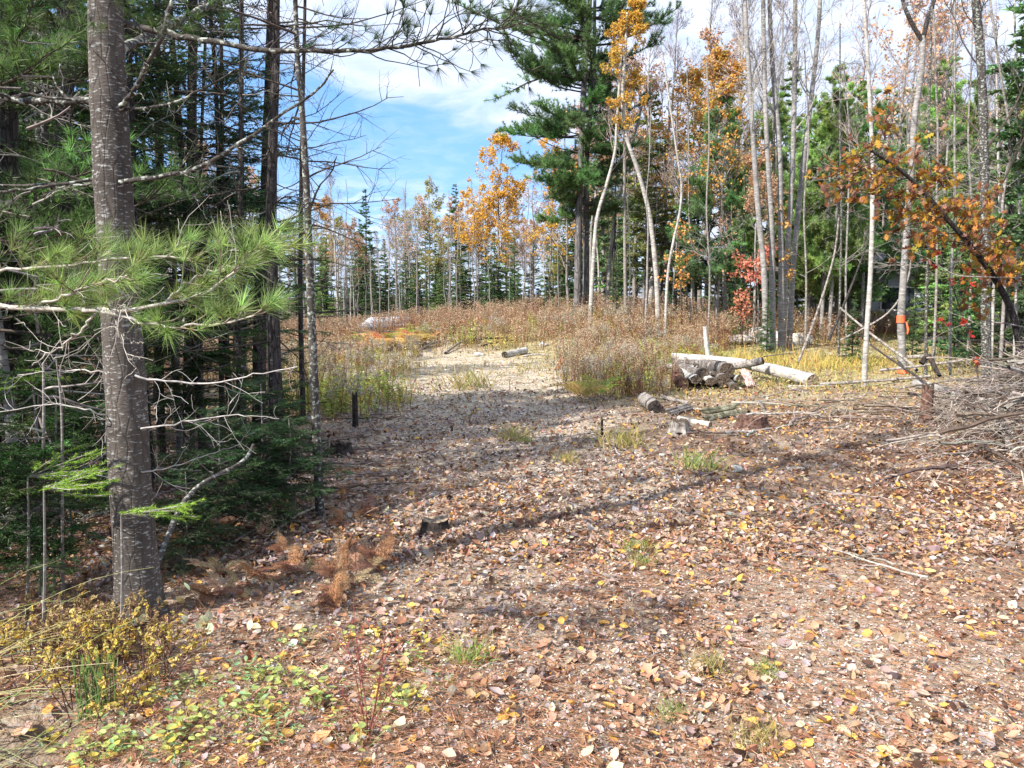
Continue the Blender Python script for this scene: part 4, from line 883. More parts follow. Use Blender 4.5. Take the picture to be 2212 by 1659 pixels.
for j, (u_, vb, Y_, r_, mt, lb) in enumerate([(15, 900, 6.2, .10, M_DARKBARK, 'broad dark trunk at the left edge of the woods'), (135, 940, 7.0, .11, M_DARKBARK, 'broad black trunk left of the thick grey pine'), (345, 940, 8.5, .05, M_DARKBARK, 'slim dark trunk just right of the thick grey pine'),
                                           (432, 900, 9.5, .03, M_LICHEN, 'very slim trunk right of the greyish lit one'), (478, 920, 9.0, .035, M_DARKBARK, 'slim dark trunk centred between the greyish and the furrowed trunks'), (516, 930, 7.6, .03, M_DARKBARK, 'thin black sapling trunk left of the hidden dark trunk'),
                                           (522, 880, 10.5, .05, M_LICHEN, 'mottled trunk behind the thin black sapling trunk'), (225, 980, 6.0, .045, M_LICHEN, 'mottled slim trunk close behind the thick grey pine'), (655, 900, 10.5, .04, M_DARKBARK, 'slim dark trunk behind the crooked trunk'),
                                           (92, 1290, 4.2, .018, M_POLE, 'thin grey sapling stem left of the thick pine base'), (132, 1300, 4.1, .014, M_POLE, 'second thin grey sapling stem nearest the thick pine base'), (75, 1200, 4.8, .022, M_DARKBARK, 'dark sapling stem at the left behind the grey ones')]):
    u0 = u_; qq = rr_(620 + j); low = r_ < .025; pole_hero(lb, [(u0, vb), (u0 + qq.normal(0, 3), vb * .88), (u0 + qq.normal(0, 5), 900), (u0 + qq.normal(4, 6), 760 + qq.uniform(-60, 40))] if low else [(u0, vb), (u0 + qq.normal(0, 3), vb * .75), (u0 + qq.normal(0, 5) , vb * .45), (u0 + qq.normal(4, 6), 60)], Y_, r_ * (.7 if low else 1), r_ * (.3 if low else .4), mt, None if low else 6.5, 620 + j, 34 if r_ > .02 else 14, .9 if r_ > .02 else .4, (.4, 5.0 if r_ > .02 else 2.5), name='fir_sapling' if r_ < .025 else 'conifer_tree', col=C_TWG if j % 2 else C_TW)
W = [(60, 8.2, 11, 0), (180, 7.6, 12, 2), (290, 9, 12, 1), (330, 7.4, 11, 0), (440, 8.1, 11.5, 1), (505, 8.6, 10.5, 0), (-60, 6.6, 12, 1), (-180, 8, 12, 2), (110, 12, 13, 1), (250, 13, 13, 2), (20, 14, 13, 0), (-120, 12, 13, 0), (5, 6.0, 9, 2)]
for u_, Y_, H_, i_ in W: tree('firn', i_, u_, Y_, H_ * .66, 'dark green fir with a bare lower trunk in the crowded left woods', 'dark firs crowded in the left woods')
for j in range(15):
    u_ = q.uniform(-500, 330); Y_ = q.uniform(16, 42); tree('firf', q.integers(4), u_, Y_, q.uniform(9, 13), 'dark conifer deep in the left woods', 'conifers deep in the left woods')
for j in range(26):
    u_ = q.uniform(-200, 480); Y_ = q.uniform(8, 22)
    if u_ > 380 - (Y_ - 9) * 8 and Y_ > 11: continue
    tree('pole', q.integers(4), u_, Y_, q.uniform(5, 9), 'slim dead twigged pole in the left woods', 'slim dead twigged poles in the left woods')
# unseen short firs added left of the frame to shade the wood's floor
for x_, y_, i_ in ((-8.6, 1.4, 1), (-7.9, 3.4, 0), (-5.0, 2.9, 2), (-7, 4.5, 0), (-9, 6.5, 1), (-6.5, 8.2, 2), (-11, 9, 0), (-8.5, 11.5, 1), (-13, 5, 2), (-12, 13, 0), (-15, 8, 1), (-5.4, 6.0, 1)):
    thing('fir_tree', 'unseen fir added beyond the left edge to shade the woods', 'tree', [('trunk', FIRN[i_][0]), ('crown', FIRN[i_][1]), ('dead_branches', FIRN[i_][2])], (x_, y_, H1(x_, y_)), (0, 0, x_), .45, 'shading firs added beyond the left edge')

# ------------------------------------------------------------------ low growth
q = rr_(700)
def clump_goldenrod(qq, h, n, stem, leafc, plume, spread=.22, leafn=16, plumen=60, lsz=.05):
    b = np.stack([qq.normal(0, spread, n), qq.normal(0, spread, n), np.zeros(n)], 1); D = np.stack([qq.normal(0, .12, n), qq.normal(0, .12, n), np.ones(n)], 1)
    pl = grow(b, D, h * qq.uniform(.55, 1.1, n), 5, .05, .02, qq); bl = [tubes(pl, np.full((n, 6), .006) * np.linspace(1, .4, 6)[None], 3, cvar(stem, n, .25, .05, qq))]
    p_, T_ = along(pl, qq.uniform(.1, .9, (n, leafn))); p_ = p_.reshape(-1, 3); T_ = T_.reshape(-1, 3)
    bl.append((*leaves(p_, spread_dirs(T_, qq.uniform(.7, 1.7, len(p_)), qq), lsz * qq.uniform(.6, 1.3, len(p_)), lsz * .3, cvar(leafc, len(p_), .35, .12, qq), qq), 1))
    if plumen:
        p_, T_ = along(pl, qq.uniform(.82, 1, (n, plumen))); p_ = p_.reshape(-1, 3) + qq.normal(0, .035, (n * plumen, 3)); 
        bl.append((*leaves(p_, norm(qq.normal(0, 1, p_.shape)), .032, .022, cvar(plume, len(p_), .2, .05, qq), qq), 1))
    return make_mesh('dry_weed_stems', bl, [M_TWIG, M_LEAF])
GR = [clump_goldenrod(rr_(701), .95, 20, (.20, .10, .06), (.28, .14, .08), (.48, .36, .24), plumen=26, spread=.3), clump_goldenrod(rr_(702), .8, 22, (.14, .065, .045), (.26, .11, .06), (.34, .20, .12), plumen=12, spread=.3),
      clump_goldenrod(rr_(703), .7, 11, (.20, .13, .06), (.30, .30, .08), (.46, .42, .34)), clump_goldenrod(rr_(704), .6, 12, (.22, .16, .08), (.42, .34, .09), (.5, .44, .3), plumen=0, leafn=28, lsz=.06),
      clump_goldenrod(rr_(705), .85, 10, (.20, .14, .09), (.24, .30, .09), (.46, .42, .34), plumen=50),
      clump_goldenrod(rr_(706), .55, 14, (.26, .18, .09), (.40, .46, .12), (0, 0, 0), plumen=0, leafn=40, lsz=.08, spread=.28), clump_goldenrod(rr_(707), .5, 13, (.26, .18, .09), (.62, .52, .16), (0, 0, 0), plumen=0, leafn=38, lsz=.075, spread=.28)]
def inframe(x, y):
    return 1
nG = 0
GLAB = [('tall brown goldenrod clump gone to tan seed on the rise', 'brown goldenrod clumps on the rise'), ('dark reddish brown dead weed clump on the rise', 'dark dead weed clumps on the rise'), ('greenish weed clump with pale fluffy heads beside the track', 'greenish fluffy weed clumps beside the track'),
        ('low yellow leaved weed clump at the track side', 'low yellow weed clumps at the track side'), ('green leafed aster clump with white fluffy seed heads', 'aster clumps with white fluffy heads'),
        ('leafy yellow green bushy weed on a bank beside the track', 'leafy yellow green weeds on the banks'), ('leafy golden yellow bushy weed on a bank beside the track', 'leafy golden weeds on the banks')]
def weed(u, Y_, k, s_=None):
    global nG
    p_ = gx(u, Y_); nG += 1
    single('weed_clump' if k < 5 else 'leafy_weed', GLAB[k][0], 'weed', GR[k], p_, (0, 0, q.uniform(0, 6.28)), s_ or q.uniform(.75, 1.15), GLAB[k][1])
for j in range(190):
    Y_ = 20.6 + 6.5 * q.random() ** 1.3; x_ = q.uniform(-4.2 + (Y_ - 22) * .05, 11)
    if abs(x_ - float(path_x(Y_))) < 1.6: continue
    if x_ > 6 and Y_ < 24: continue
    if abs(x_ - .4) < 1.6 and Y_ < 21.6: continue
    u_ = CX + F * x_ / Y_; weed(u_, Y_, q.choice(7, p=[.24, .38, .10, .05, .05, .10, .08]), q.uniform(.6, 1.2))
for j in range(125):     # right bank between the track and the log pile
    Y_ = q.uniform(12.2, 21.5); u_ = q.uniform(1225, 1425) if Y_ < 16.5 else q.uniform(1215, 1540)
    weed(u_, Y_, q.choice(7, p=[.17, .16, .16, .08, .13, .22, .08]), q.uniform(.45, .98))
for j in range(85):     # left bank
    Y_ = q.uniform(10.5, 21); u_ = q.uniform(600, 870) + (Y_ - 15) * 6
    weed(u_, Y_, q.choice(7, p=[.08, .05, .18, .14, .12, .28, .15]), q.uniform(.5, .95))
for j in range(30):     # sparse little ones
    Y_ = q.uniform(15, 23); u_ = q.uniform(880, 1220); weed(u_, Y_, q.choice([2, 3]), q.uniform(.15, .32))
# grass: sheets of blades
def blades(P, h, w_, col, qq, lean=.35):
    n = len(P); D = norm(np.stack([qq.normal(0, lean, n), qq.normal(0, lean, n), np.ones(n)], 1)); h = h * qq.uniform(.5, 1.2, n)
    a, b = perp(D); ph = qq.uniform(0, 6.28, (n, 1)); s_ = a * np.cos(ph) + b * np.sin(ph); hh = h[:, None]
    mid = P + D * hh * .55; D2 = norm(D + np.stack([qq.normal(0, .5, n), qq.normal(0, .5, n), -np.ones(n) * .25], 1)); tip = mid + D2 * hh * .5
    V_ = np.stack([P - s_ * w_ / 2, P + s_ * w_ / 2, mid + s_ * w_ * .4, mid - s_ * w_ * .4, tip], 1).reshape(-1, 3); i = np.arange(n)[:, None] * 5
    F1 = np.concatenate([i + np.array([0, 1, 2]), i + np.array([0, 2, 3]), i + np.array([3, 2, 4])]); return V_, F1, np.repeat(col, 5, 0)
def area_pts(n, f, x0, x1, y0, y1, qq):
    x = qq.uniform(x0, x1, n); y = qq.uniform(y0, y1, n); k = qq.random(n) < f(x, y); x, y = x[k], y[k]; return np.stack([x, y, hz(x, y)], 1)
gf = lambda x, y: clearing(x, y) * np.clip(.35 + .6 * vnoise(x, y, .8, 3), .04, 1) * (1 - .93 * np.exp(-((x - path_x(y)) / (path_w(y) * .9)) ** 2))
P = area_pts(60000, gf, -9, 17, 11.5, 31, q)
stuff('grass', make_mesh('grass', [blades(P, .13, .018, pick([(.42, .36, .12), (.55, .46, .20), (.24, .28, .07), (.36, .22, .10)], [4, 3, 2, 2], len(P), .2, q), q)], M_LEAF))
P = area_pts(5500, lambda x, y: np.exp(-((x - 6.6) / 2.3) ** 2 - ((y - 17.8) / 1.6) ** 2), 3, 11, 14.5, 21, q)
stuff('grass', make_mesh('yellow_grass', [blades(P, .34, .02, pick([(.58, .46, .13), (.44, .44, .12), (.60, .38, .14)], [4, 2, 2], len(P), .2, q), q)], M_LEAF))
# tangled low leaves on the clearing floor and banks
P = area_pts(34000, lambda x, y: gf(x, y) * .9, -9, 17, 11.5, 31, q); P[:, 2] += q.uniform(.01, .16, len(P))
stuff('undergrowth', make_mesh('undergrowth', [leaves(P, norm(q.normal(0, 1, P.shape)), .06 * q.uniform(.5, 1.4, len(P)), .035, pick([(.34, .34, .10), (.50, .42, .16), (.22, .26, .08), (.50, .30, .14), (.26, .14, .08)], [4, 4, 3, 2, 2], len(P), .25, q), q)], M_LEAF))
# bracken
def fern(qq, n, L, col, nl=18, pin=.12):
    a = qq.uniform(0, 6.28, n); D = np.stack([np.cos(a) * .5, np.sin(a) * .5, np.ones(n)], 1); pl = grow(np.zeros((n, 3)) + qq.normal(0, .03, (n, 3)) * [1, 1, 0], D, L * qq.uniform(.7, 1.1, n), 9, .05, -.17, qq)
    bl = [tubes(pl, np.full((n, 10), .004), 3, (.26, .15, .07))]; t_ = np.tile(np.linspace(.28, .98, nl)[None], (n, 1)); p_, T_ = along(pl, t_)
    cf = cvar(col, n, .22, .08, qq)
    for sg in (-1, 1):
        S = norm(np.cross(T_, np.array([0, 0, 1.0]))) * sg; D2 = norm(S + T_ * .45 + qq.normal(0, .08, T_.shape)); LL_ = (pin * L * 2 * (1.02 - t_) ** .8 + .02).ravel(); P2 = p_.reshape(-1, 3); D2 = D2.reshape(-1, 3)
        T3 = T_.reshape(-1, 3); m_ = 7
        tt = np.linspace(.1, .95, m_)
        base_ = (P2[:, None] + D2[:, None] * (LL_[:, None, None] * tt[None, :, None])).reshape(-1, 3); wl = np.repeat(LL_, m_) * .22 * np.tile(1.1 - tt * .7, len(P2)) + .006
        for s2 in (-1, 1):
            DD = norm(np.repeat(T3, m_, 0) * s2 + np.repeat(D2, m_, 0) * .5)
            bl.append((*needles(base_, DD, wl, wl * .45, np.repeat(np.repeat(cf, nl, 0), m_, 0) * qq.uniform(.8, 1.2, (len(base_), 1)), qq), 1))
    return make_mesh('fronds', bl, [M_TWIG, M_LEAF])
FERN = {'rust': fern(rr_(801), 7, .75, (.62, .30, .12)), 'gold': fern(rr_(802), 7, .75, (.52, .38, .12)), 'lime': fern(rr_(803), 6, .7, (.50, .55, .12)), 'green': fern(rr_(804), 8, .8, (.20, .34, .08)), 'brown': fern(rr_(805), 6, .55, (.30, .15, .09)), 'tan': fern(rr_(806), 5, .45, (.52, .36, .24))}
for j in range(30):
    u_ = q.uniform(795, 920); Y_ = q.uniform(21.8, 25); k = q.choice(['rust', 'gold', 'lime'], p=[.55, .28, .17])
    single('bracken_fern', {'rust': 'rust orange bracken fern on the left shoulder of the rise', 'gold': 'golden yellow bracken fern on the left shoulder of the rise', 'lime': 'yellow green bracken fern on the left shoulder of the rise'}[k], 'fern', FERN[k], gx(u_, Y_), (0, 0, q.uniform(0, 6)), q.uniform(.9, 1.5), k + ' bracken on the left shoulder of the rise')
for u_, Y_, k, lb in ((1010, 26, 'rust', 'rust orange fern among brown stalks on the crest of the rise'), (1040, 26.5, 'rust', 'orange pink fern at the centre of the rise'), (960, 27, 'gold', 'gold fern among brown stalks left of the orange ones'), (925, 26.5, 'lime', 'pale lime fern on the crest of the rise'),
                      (1392, 15.8, 'green', 'bright green fern behind the birch log of the pile'), (1425, 16.2, 'green', 'bright green fern touching the left end of the birch log'), (1365, 15.5, 'green', 'green fern left of the birch log among aster stalks'),
                      (1285, 11.8, 'lime', 'yellow green fern spilling onto the right edge of the track'), (1255, 11.5, 'gold', 'yellowing low fern at the right edge of the track')):
    for dx_ in (0,): single('fern', lb, 'fern', FERN[k], gx(u_, Y_), (0, 0, q.uniform(0, 6)), 1.0)
for j in range(26):
    p_ = gpix(q.uniform(400, 830), q.uniform(1110, 1330)); k = q.choice(['brown', 'tan'], p=[.7, .3])
    single('dead_fern', 'withered brown fern on the shaded floor right of the thick pine' if k == 'brown' else 'withered tan fern frond on the shaded floor right of the thick pine', 'fern', FERN[k], p_, (q.normal(0, .3), q.normal(0, .3), q.uniform(0, 6)), q.uniform(.28, .55), k + ' withered ferns right of the thick pine')
# small dark firs with bright tips in the left woods
def small_fir(seed, H_, col, Rm):
    qq = rr_(seed); tr = trunk_mesh('sapling_trunk', straight(H_, .02, .01, 6, qq), .014, .004, M_POLE, 6, 12, rr=qq)
    return tr, make_mesh('sapling_crown', fir_crown(H_, H_ * .28, Rm, qq, 8, 5, col, .026, .0055, 150, tw=3, droop=-.03, shape=.5, up=.1), [M_TWIG, M_NEED])
SF = [small_fir(851, 1.3, (.05, .11, .03), .55), small_fir(852, 1.0, (.045, .095, .035), .60), small_fir(853, 2.4, (.06, .12, .03), .8)]
for u_, Y_, k, s_, lb in ((560, 5.6, 1, 1.0, 'small dark fir sapling at the foot of the furrowed trunk'), (640, 5.4, 1, .75, 'small fir sapling touching the foot of the crooked trunk'), (470, 5.0, 1, .9, 'dark fir sapling in the shade right of the thick pine'), (400, 4.6, 1, .6, 'low fir sapling just right of the thick pine'),
                          (80, 4.3, 0, 1.0, 'fir sapling with bright tips left of the thick pine'), (-20, 3.9, 0, .9, 'fir sapling at the left edge under the bough'), (150, 5.2, 0, 1.1, 'mid green fir sapling behind the thin grey stems'), (30, 5.6, 2, 1.0, 'taller fir sapling at the left edge of the woods'),
                          (130, 6.6, 2, .95, 'tall dark fir sapling behind the bright tipped one'), (210, 6.8, 2, .8, 'fir sapling hidden close behind the thick pine'), (330, 7.6, 2, .9, 'fir sapling amid the dark poles'), (500, 8.2, 0, 1.3, 'fir sapling below the hidden dark trunk'), (585, 7.4, 2, .75, 'fir sapling between the dark trunks by the track'),
                          (-60, 6, 2, 1.2, 'tall fir sapling beyond the left edge')):
    thing('fir_sapling', lb, 'sapling', [('trunk', SF[k][0]), ('crown', SF[k][1])], gx(u_, Y_), (0, 0, q.uniform(0, 6)), s_)
def bright_spray(u0, v0, Y_, L_, n, lb, sign=1):
    p0 = pix(u0, v0, Y_); qq = rr_(int(u0)); b = gx(u0 - 5, Y_ + .02)
    pl = grow(np.repeat(p0[None], n, 0), np.stack([sign * qq.uniform(.4, 1, n), qq.normal(-.1, .5, n), qq.normal(.05, .12, n)], 1), L_ * qq.uniform(.6, 1.1, n), 6, .06, -.01, qq)
    p_, T_ = along(pl, qq.uniform(.15, 1, (n, 12))); S = norm(np.cross(T_, [0, 0, 1.0])) * np.where(qq.random(T_.shape[:2] + (1,)) < .5, -1, 1)
    p2 = grow(p_.reshape(-1, 3), norm(T_ + S * .9).reshape(-1, 3), L_ * qq.uniform(.12, .34, n * 12), 3, .06, 0, qq)
    bl = [tubes(pl, np.full((n, 7), .003), 4, C_TWG)]; nd_ = []
    for pp in (pl, p2):
        qn, TT = along(pp, qq.random((len(pp), 60 if pp is pl else 26))); qn = qn.reshape(-1, 3); TT = TT.reshape(-1, 3)
        nd_.append(needles(qn, spread_dirs(TT, qq.uniform(.6, 1.2, len(qn)), qq, flat=.6), .021 * qq.uniform(.7, 1.2, len(qn)), .0036, cvar((.26, .42, .06), len(qn), .25, .1, qq), qq))
    st_ = smooth_path(np.array([b - [0, 0, .05], (b + p0) / 2 + [.01, 0, 0], p0]), 10)
    thing('fir_sapling', lb, 'sapling', [('stem', wmesh('stem', [tubes(st_, np.linspace(.009, .004, 10), 6, C_TWG)], M_POLE, b)), ('branches', wmesh('twigs', bl, M_TWIG, b)), ('needles', wmesh('needles', nd_, M_NEED, b))], b)
bright_spray(262, 1112, 3.35, .30, 5, 'bright lime green fir sapling in front of the foot of the thick pine')
bright_spray(95, 1052, 3.5, .34, 6, 'bright lime green fir sapling at the left near the thin grey stems')
bright_spray(60, 1030, 3.9, .40, 6, 'second lime green fir sapling behind the bright left one', 1)
bright_spray(120, 820, 4.4, .42, 6, 'green fir spray at mid height left of the thick pine', -1)

# grass tufts, rosettes, leafy ground cover ------------------------------
def tuft(seed, h, n, cols, sp=.05, w_=.004):
    qq = rr_(seed); P = np.stack([qq.normal(0, sp, n), qq.normal(0, sp, n), np.zeros(n)], 1); return make_mesh('grass_tuft', [blades(P, h, w_, pick(cols, [1] * len(cols), n, .2, qq), qq, .55)], M_LEAF)
TG = tuft(861, .13, 110, [(.22, .38, .07), (.34, .44, .12), (.50, .42, .20)]); TY = tuft(862, .12, 110, [(.46, .40, .14), (.30, .32, .08), (.55, .42, .22)])
for u_, v_, m_, s_, lb in ((1015, 1432, TG, 1.05, 'bright green grass tuft left of centre in the foreground'), (1112, 952, TY, 1.9, 'yellow green grass tuft in the middle of the shaded track'), (1222, 1000, TY, 1.3, 'small green tuft right of the yellowish tuft on the track'), (1515, 1018, TG, 2.0, 'round green grass tuft right of the track'),
                           (1345, 965, TY, 2.6, 'tangled yellow green tuft below the rotten log end'), (1012, 838, TY, 4.0, 'low yellow green patch on the far track'), (1376, 1198, TG, 1.0, 'tiny green grass tuft on the right of the track'), (1384, 1220, TG, .7, 'smaller green tuft just below another tiny tuft'),
                           (1530, 1448, TY, .9, 'flat greenish weed at the right foreground'), (1650, 1462, TG, .7, 'small green weed right of the flat greenish one'), (1450, 1555, TG, .6, 'small bright weed in the lower foreground'), (1640, 1610, TY, .9, 'thin straggly green weed near the bottom edge'), (870, 1512, TG, .55, 'small mossy green cushion in the left foreground'), (1135, 958, TG, .8, 'slender green tuft beside the yellowish one')):
    single('grass_tuft', lb, 'grass tuft', m_, gpix(u_, v_), (0, 0, q.uniform(0, 6)), s_)
def rosette(seed, n, L_, cols, asp=.85, lift=.35):
    qq = rr_(seed); a = qq.uniform(0, 6.28, n); rad_ = qq.uniform(0, .10, n); P = np.stack([np.cos(a) * rad_, np.sin(a) * rad_, qq.uniform(.01, .07, n)], 1)
    v, f, c = scatter(LEAFT, LEAFF, P, qq.uniform(0, 6.28, n), qq.normal(0, lift, n), qq.normal(0, lift, n), L_ * qq.uniform(.5, 1.2, n), np.full(n, asp), qq.normal(.3, .5, n), pick(cols, [1] * len(cols), n, .15, qq))
    st_ = grow(np.stack([P[:, 0] * .3, P[:, 1] * .3, P[:, 2] * 0], 1), P + [0, 0, .02], np.linalg.norm(P, axis=1) * .9, 2, .02, 0, qq)
    return make_mesh('ground_plant', [(v, f, c, 0), (*tubes(st_, np.full((n, 3), .0009), 3, (.25, .28, .1)), 1)], [M_LEAF, M_TWIG])
GP = [rosette(871, 14, .033, [(.36, .50, .16), (.46, .56, .20), (.55, .58, .16)]), rosette(872, 12, .036, [(.66, .60, .12), (.56, .58, .18), (.74, .55, .12)]), rosette(873, 10, .028, [(.30, .46, .22), (.42, .52, .22)], .6)]
lbl = ['low green round leaved plant at the lower left corner', 'low yellow turning round leaved plant at the lower left corner', 'low grey green small leaved plant at the lower left corner']
nP = 0
while nP < 78:
    u_ = q.uniform(60, 1000); v_ = q.uniform(1330, 1659)
    dline = v_ - (1600 - (u_ - 100) * .30)
    if dline < -30 + q.normal(0, 22) or dline > 170 + q.normal(0, 50) or (u_ > 650 and q.random() < .6): continue
    k = q.choice(3, p=[.42, .33, .25]); single('ground_plant', lbl[k], 'plant', GP[k], gpix(u_, v_), (0, 0, q.uniform(0, 6)), q.uniform(.6, 1.25), ['green', 'yellowing', 'grey green'][k] + ' low plants at the lower left'); nP += 1
# yellow shrub seedlings, left foreground
def shrublet(seed, H_, n, cols, ls, dens=11, ang=.35, stemc=(.14, .07, .06)):
    qq = rr_(seed); b = np.stack([qq.normal(0, .07, n), qq.normal(0, .07, n), np.zeros(n)], 1); pl = grow(b, np.stack([qq.normal(0, ang, n), qq.normal(0, ang, n), np.ones(n)], 1), H_ * qq.uniform(.6, 1.1, n), 7, .07, .03, qq)
    p_, T_ = along(pl, qq.uniform(.25, .95, (n, 6))); p2 = grow(p_.reshape(-1, 3), spread_dirs(T_, R(45), qq).reshape(-1, 3), H_ * qq.uniform(.10, .32, n * 6), 4, .12, .03, qq)
    pp, TT = along(p2, qq.uniform(.2, 1, (len(p2), dens))); pp = pp.reshape(-1, 3); k_ = len(pp)
    v, f, c = scatter(LEAFT, LEAFF, pp, qq.uniform(0, 6.28, k_), qq.normal(0, .6, k_), qq.normal(0, .6, k_), ls * qq.uniform(.6, 1.3, k_), np.full(k_, .62), qq.normal(.4, .6, k_), pick(cols, [1] * len(cols), k_, .18, qq))
    return [tubes(pl, np.full((n, 8), .0028) * np.linspace(1, .5, 8)[None], 4, stemc), tubes(p2, np.full((len(p2), 5), .0014), 3, stemc)], [(v, f, c)]
YEL = [(.74, .56, .12), (.70, .48, .09), (.58, .54, .16), (.78, .62, .22)]
for j, (u_, v_, H_, lb) in enumerate(((150, 1535, .38, 'yellow leaved shrub seedling left of the green rush clump'), (268, 1500, .42, 'tallest yellow leaved shrub seedling below the thick pine'), (215, 1470, .34, 'yellow leaved seedling directly behind the green rush clump'), (330, 1470, .30, 'yellow seedling at the right end of the yellow thicket'),
                                     (90, 1480, .32, 'yellow orange seedling near the left edge'), (40, 1440, .30, 'yellow seedling at the left edge among arching sedge'), (300, 1545, .26, 'small yellow seedling in front of the yellow thicket'))):
    s_, l_ = shrublet(880 + j, H_ * .92, 6, YEL, .024, 7); b = gpix(u_, v_); thing('shrub_seedling', lb, 'shrub', [('stems', make_mesh('stems', s_, M_TWIG)), ('leaves', make_mesh('shrub_leaves', l_, M_LEAF))], b)
for j in range(16):
    u_ = q.uniform(-20, 420); v_ = q.uniform(1360, 1450); s_, l_ = shrublet(900 + j, .24, 7, [(.50, .38, .16), (.40, .34, .12), (.56, .42, .22), (.46, .30, .14)], .022, 8)
    thing('shrub_seedling', 'dull tan and olive seedling behind the yellow thicket', 'shrub', [('stems', make_mesh('stems', s_, M_TWIG)), ('leaves', make_mesh('shrub_leaves', l_, M_LEAF))], gpix(u_, v_), group='dull seedlings behind the yellow thicket')
# green rush clump
P = np.stack([q.normal(0, .035, 70), q.normal(0, .035, 70), np.zeros(70)], 1)
single('rush_clump', 'upright dark green rush clump in the middle of the yellow thicket', 'plant', make_mesh('rushes', [tubes(grow(P, np.stack([q.normal(0, .06, 70), q.normal(0, .06, 70), np.ones(70)], 1), .26 * q.uniform(.7, 1.1, 70), 3, .03, 0, q), np.full((70, 4), .0016), 3, cvar((.10, .16, .04), 70, .3, .1, q))], M_TWIG), gpix(205, 1560))
# arching sedge at the left
n_ = 120; P0 = np.array([gx(u_, Y_) for u_, Y_ in zip(q.uniform(-420, -60, n_), q.uniform(2.3, 3.2, n_))])
pl = grow(P0, np.stack([q.uniform(.35, .9, n_), q.normal(0, .2, n_), q.uniform(.25, .8, n_)], 1), q.uniform(.45, 1.15, n_), 9, .03, -.10, q)
b = P0.mean(0); single('sedge_clump', 'long arching straw coloured sedge leaning in from the left edge', 'plant', wmesh('sedge', [tubes(pl, np.full((n_, 10), .0021) * np.linspace(1, .35, 10)[None], 3, pick([(.36, .31, .15), (.22, .27, .10), (.46, .40, .24)], [3, 4, 1], n_, .15, q))], M_TWIG, b), b)
# pale heart shaped leaf seedlings near the pine foot
for j, (u_, v_, k_) in enumerate(((450, 1330, 1), (412, 1390, 2), (440, 1410, 3), (530, 1405, 1), (320, 1385, 2), (455, 1385, 2))):
    b = gpix(u_, v_); H_ = .20 if v_ < 1350 else .13; qq = rr_(930 + j); pl = grow(np.zeros((k_, 3)), np.stack([qq.normal(0, .35, k_), qq.normal(0, .2, k_), np.ones(k_)], 1), H_, 4, .05, 0, qq)
    tp = pl[:, -1]; v, f, c = scatter(LEAFT, LEAFF, tp - [0, 0, .018], qq.uniform(0, 6.28, k_), np.full(k_, 1.15) * qq.choice([-1, 1], k_), qq.normal(0, .3, k_), qq.uniform(.045, .06, k_), np.full(k_, 1.15), np.full(k_, .3), pick([(.66, .72, .50), (.74, .66, .40), (.50, .62, .42)], [2, 1, 1], k_, .08, qq))
    thing('aspen_seedling', ['single pale leaf on a thin stem right of the thick pine', 'two pale leaves drooping on stems before the pine foot', 'three pale green leaves on stems before the pine foot', 'small pale leaf seedling farthest right of the pine foot', 'cream leaves on a stem against the pine foot', 'pair of pale leaves beside the mossy pine root'][j], 'seedling',
          [('stem', make_mesh('stem', [tubes(pl, np.full((k_, 5), .0011), 3, (.3, .22, .12))], M_TWIG)), ('leaf', make_mesh('seedling_leaf', [(v, f, c)], M_LEAF))], b)
# red stemmed bare seedling
b = gpix(795, 1600); pl = grow(np.zeros((7, 3)), np.stack([np.linspace(-.45, .45, 7), q.normal(0, .2, 7), np.ones(7)], 1), q.uniform(.28, .5, 7), 7, .05, .02, q)
p_, T_ = along(pl, q.uniform(.4, .9, (7, 3))); p2 = grow(p_.reshape(-1, 3), spread_dirs(T_, R(30), q).reshape(-1, 3), q.uniform(.06, .16, 21), 4, .06, .02, q)
single('dogwood_seedling', 'leafless seedling with thin dark red stems in the left foreground', 'seedling', make_mesh('red_stems', [tubes(pl, np.full((7, 8), .0022) * np.linspace(1, .5, 8)[None], 4, (.22, .06, .05)), tubes(p2, np.full((21, 5), .0011), 3, (.30, .06, .05))], M_TWIG), b)

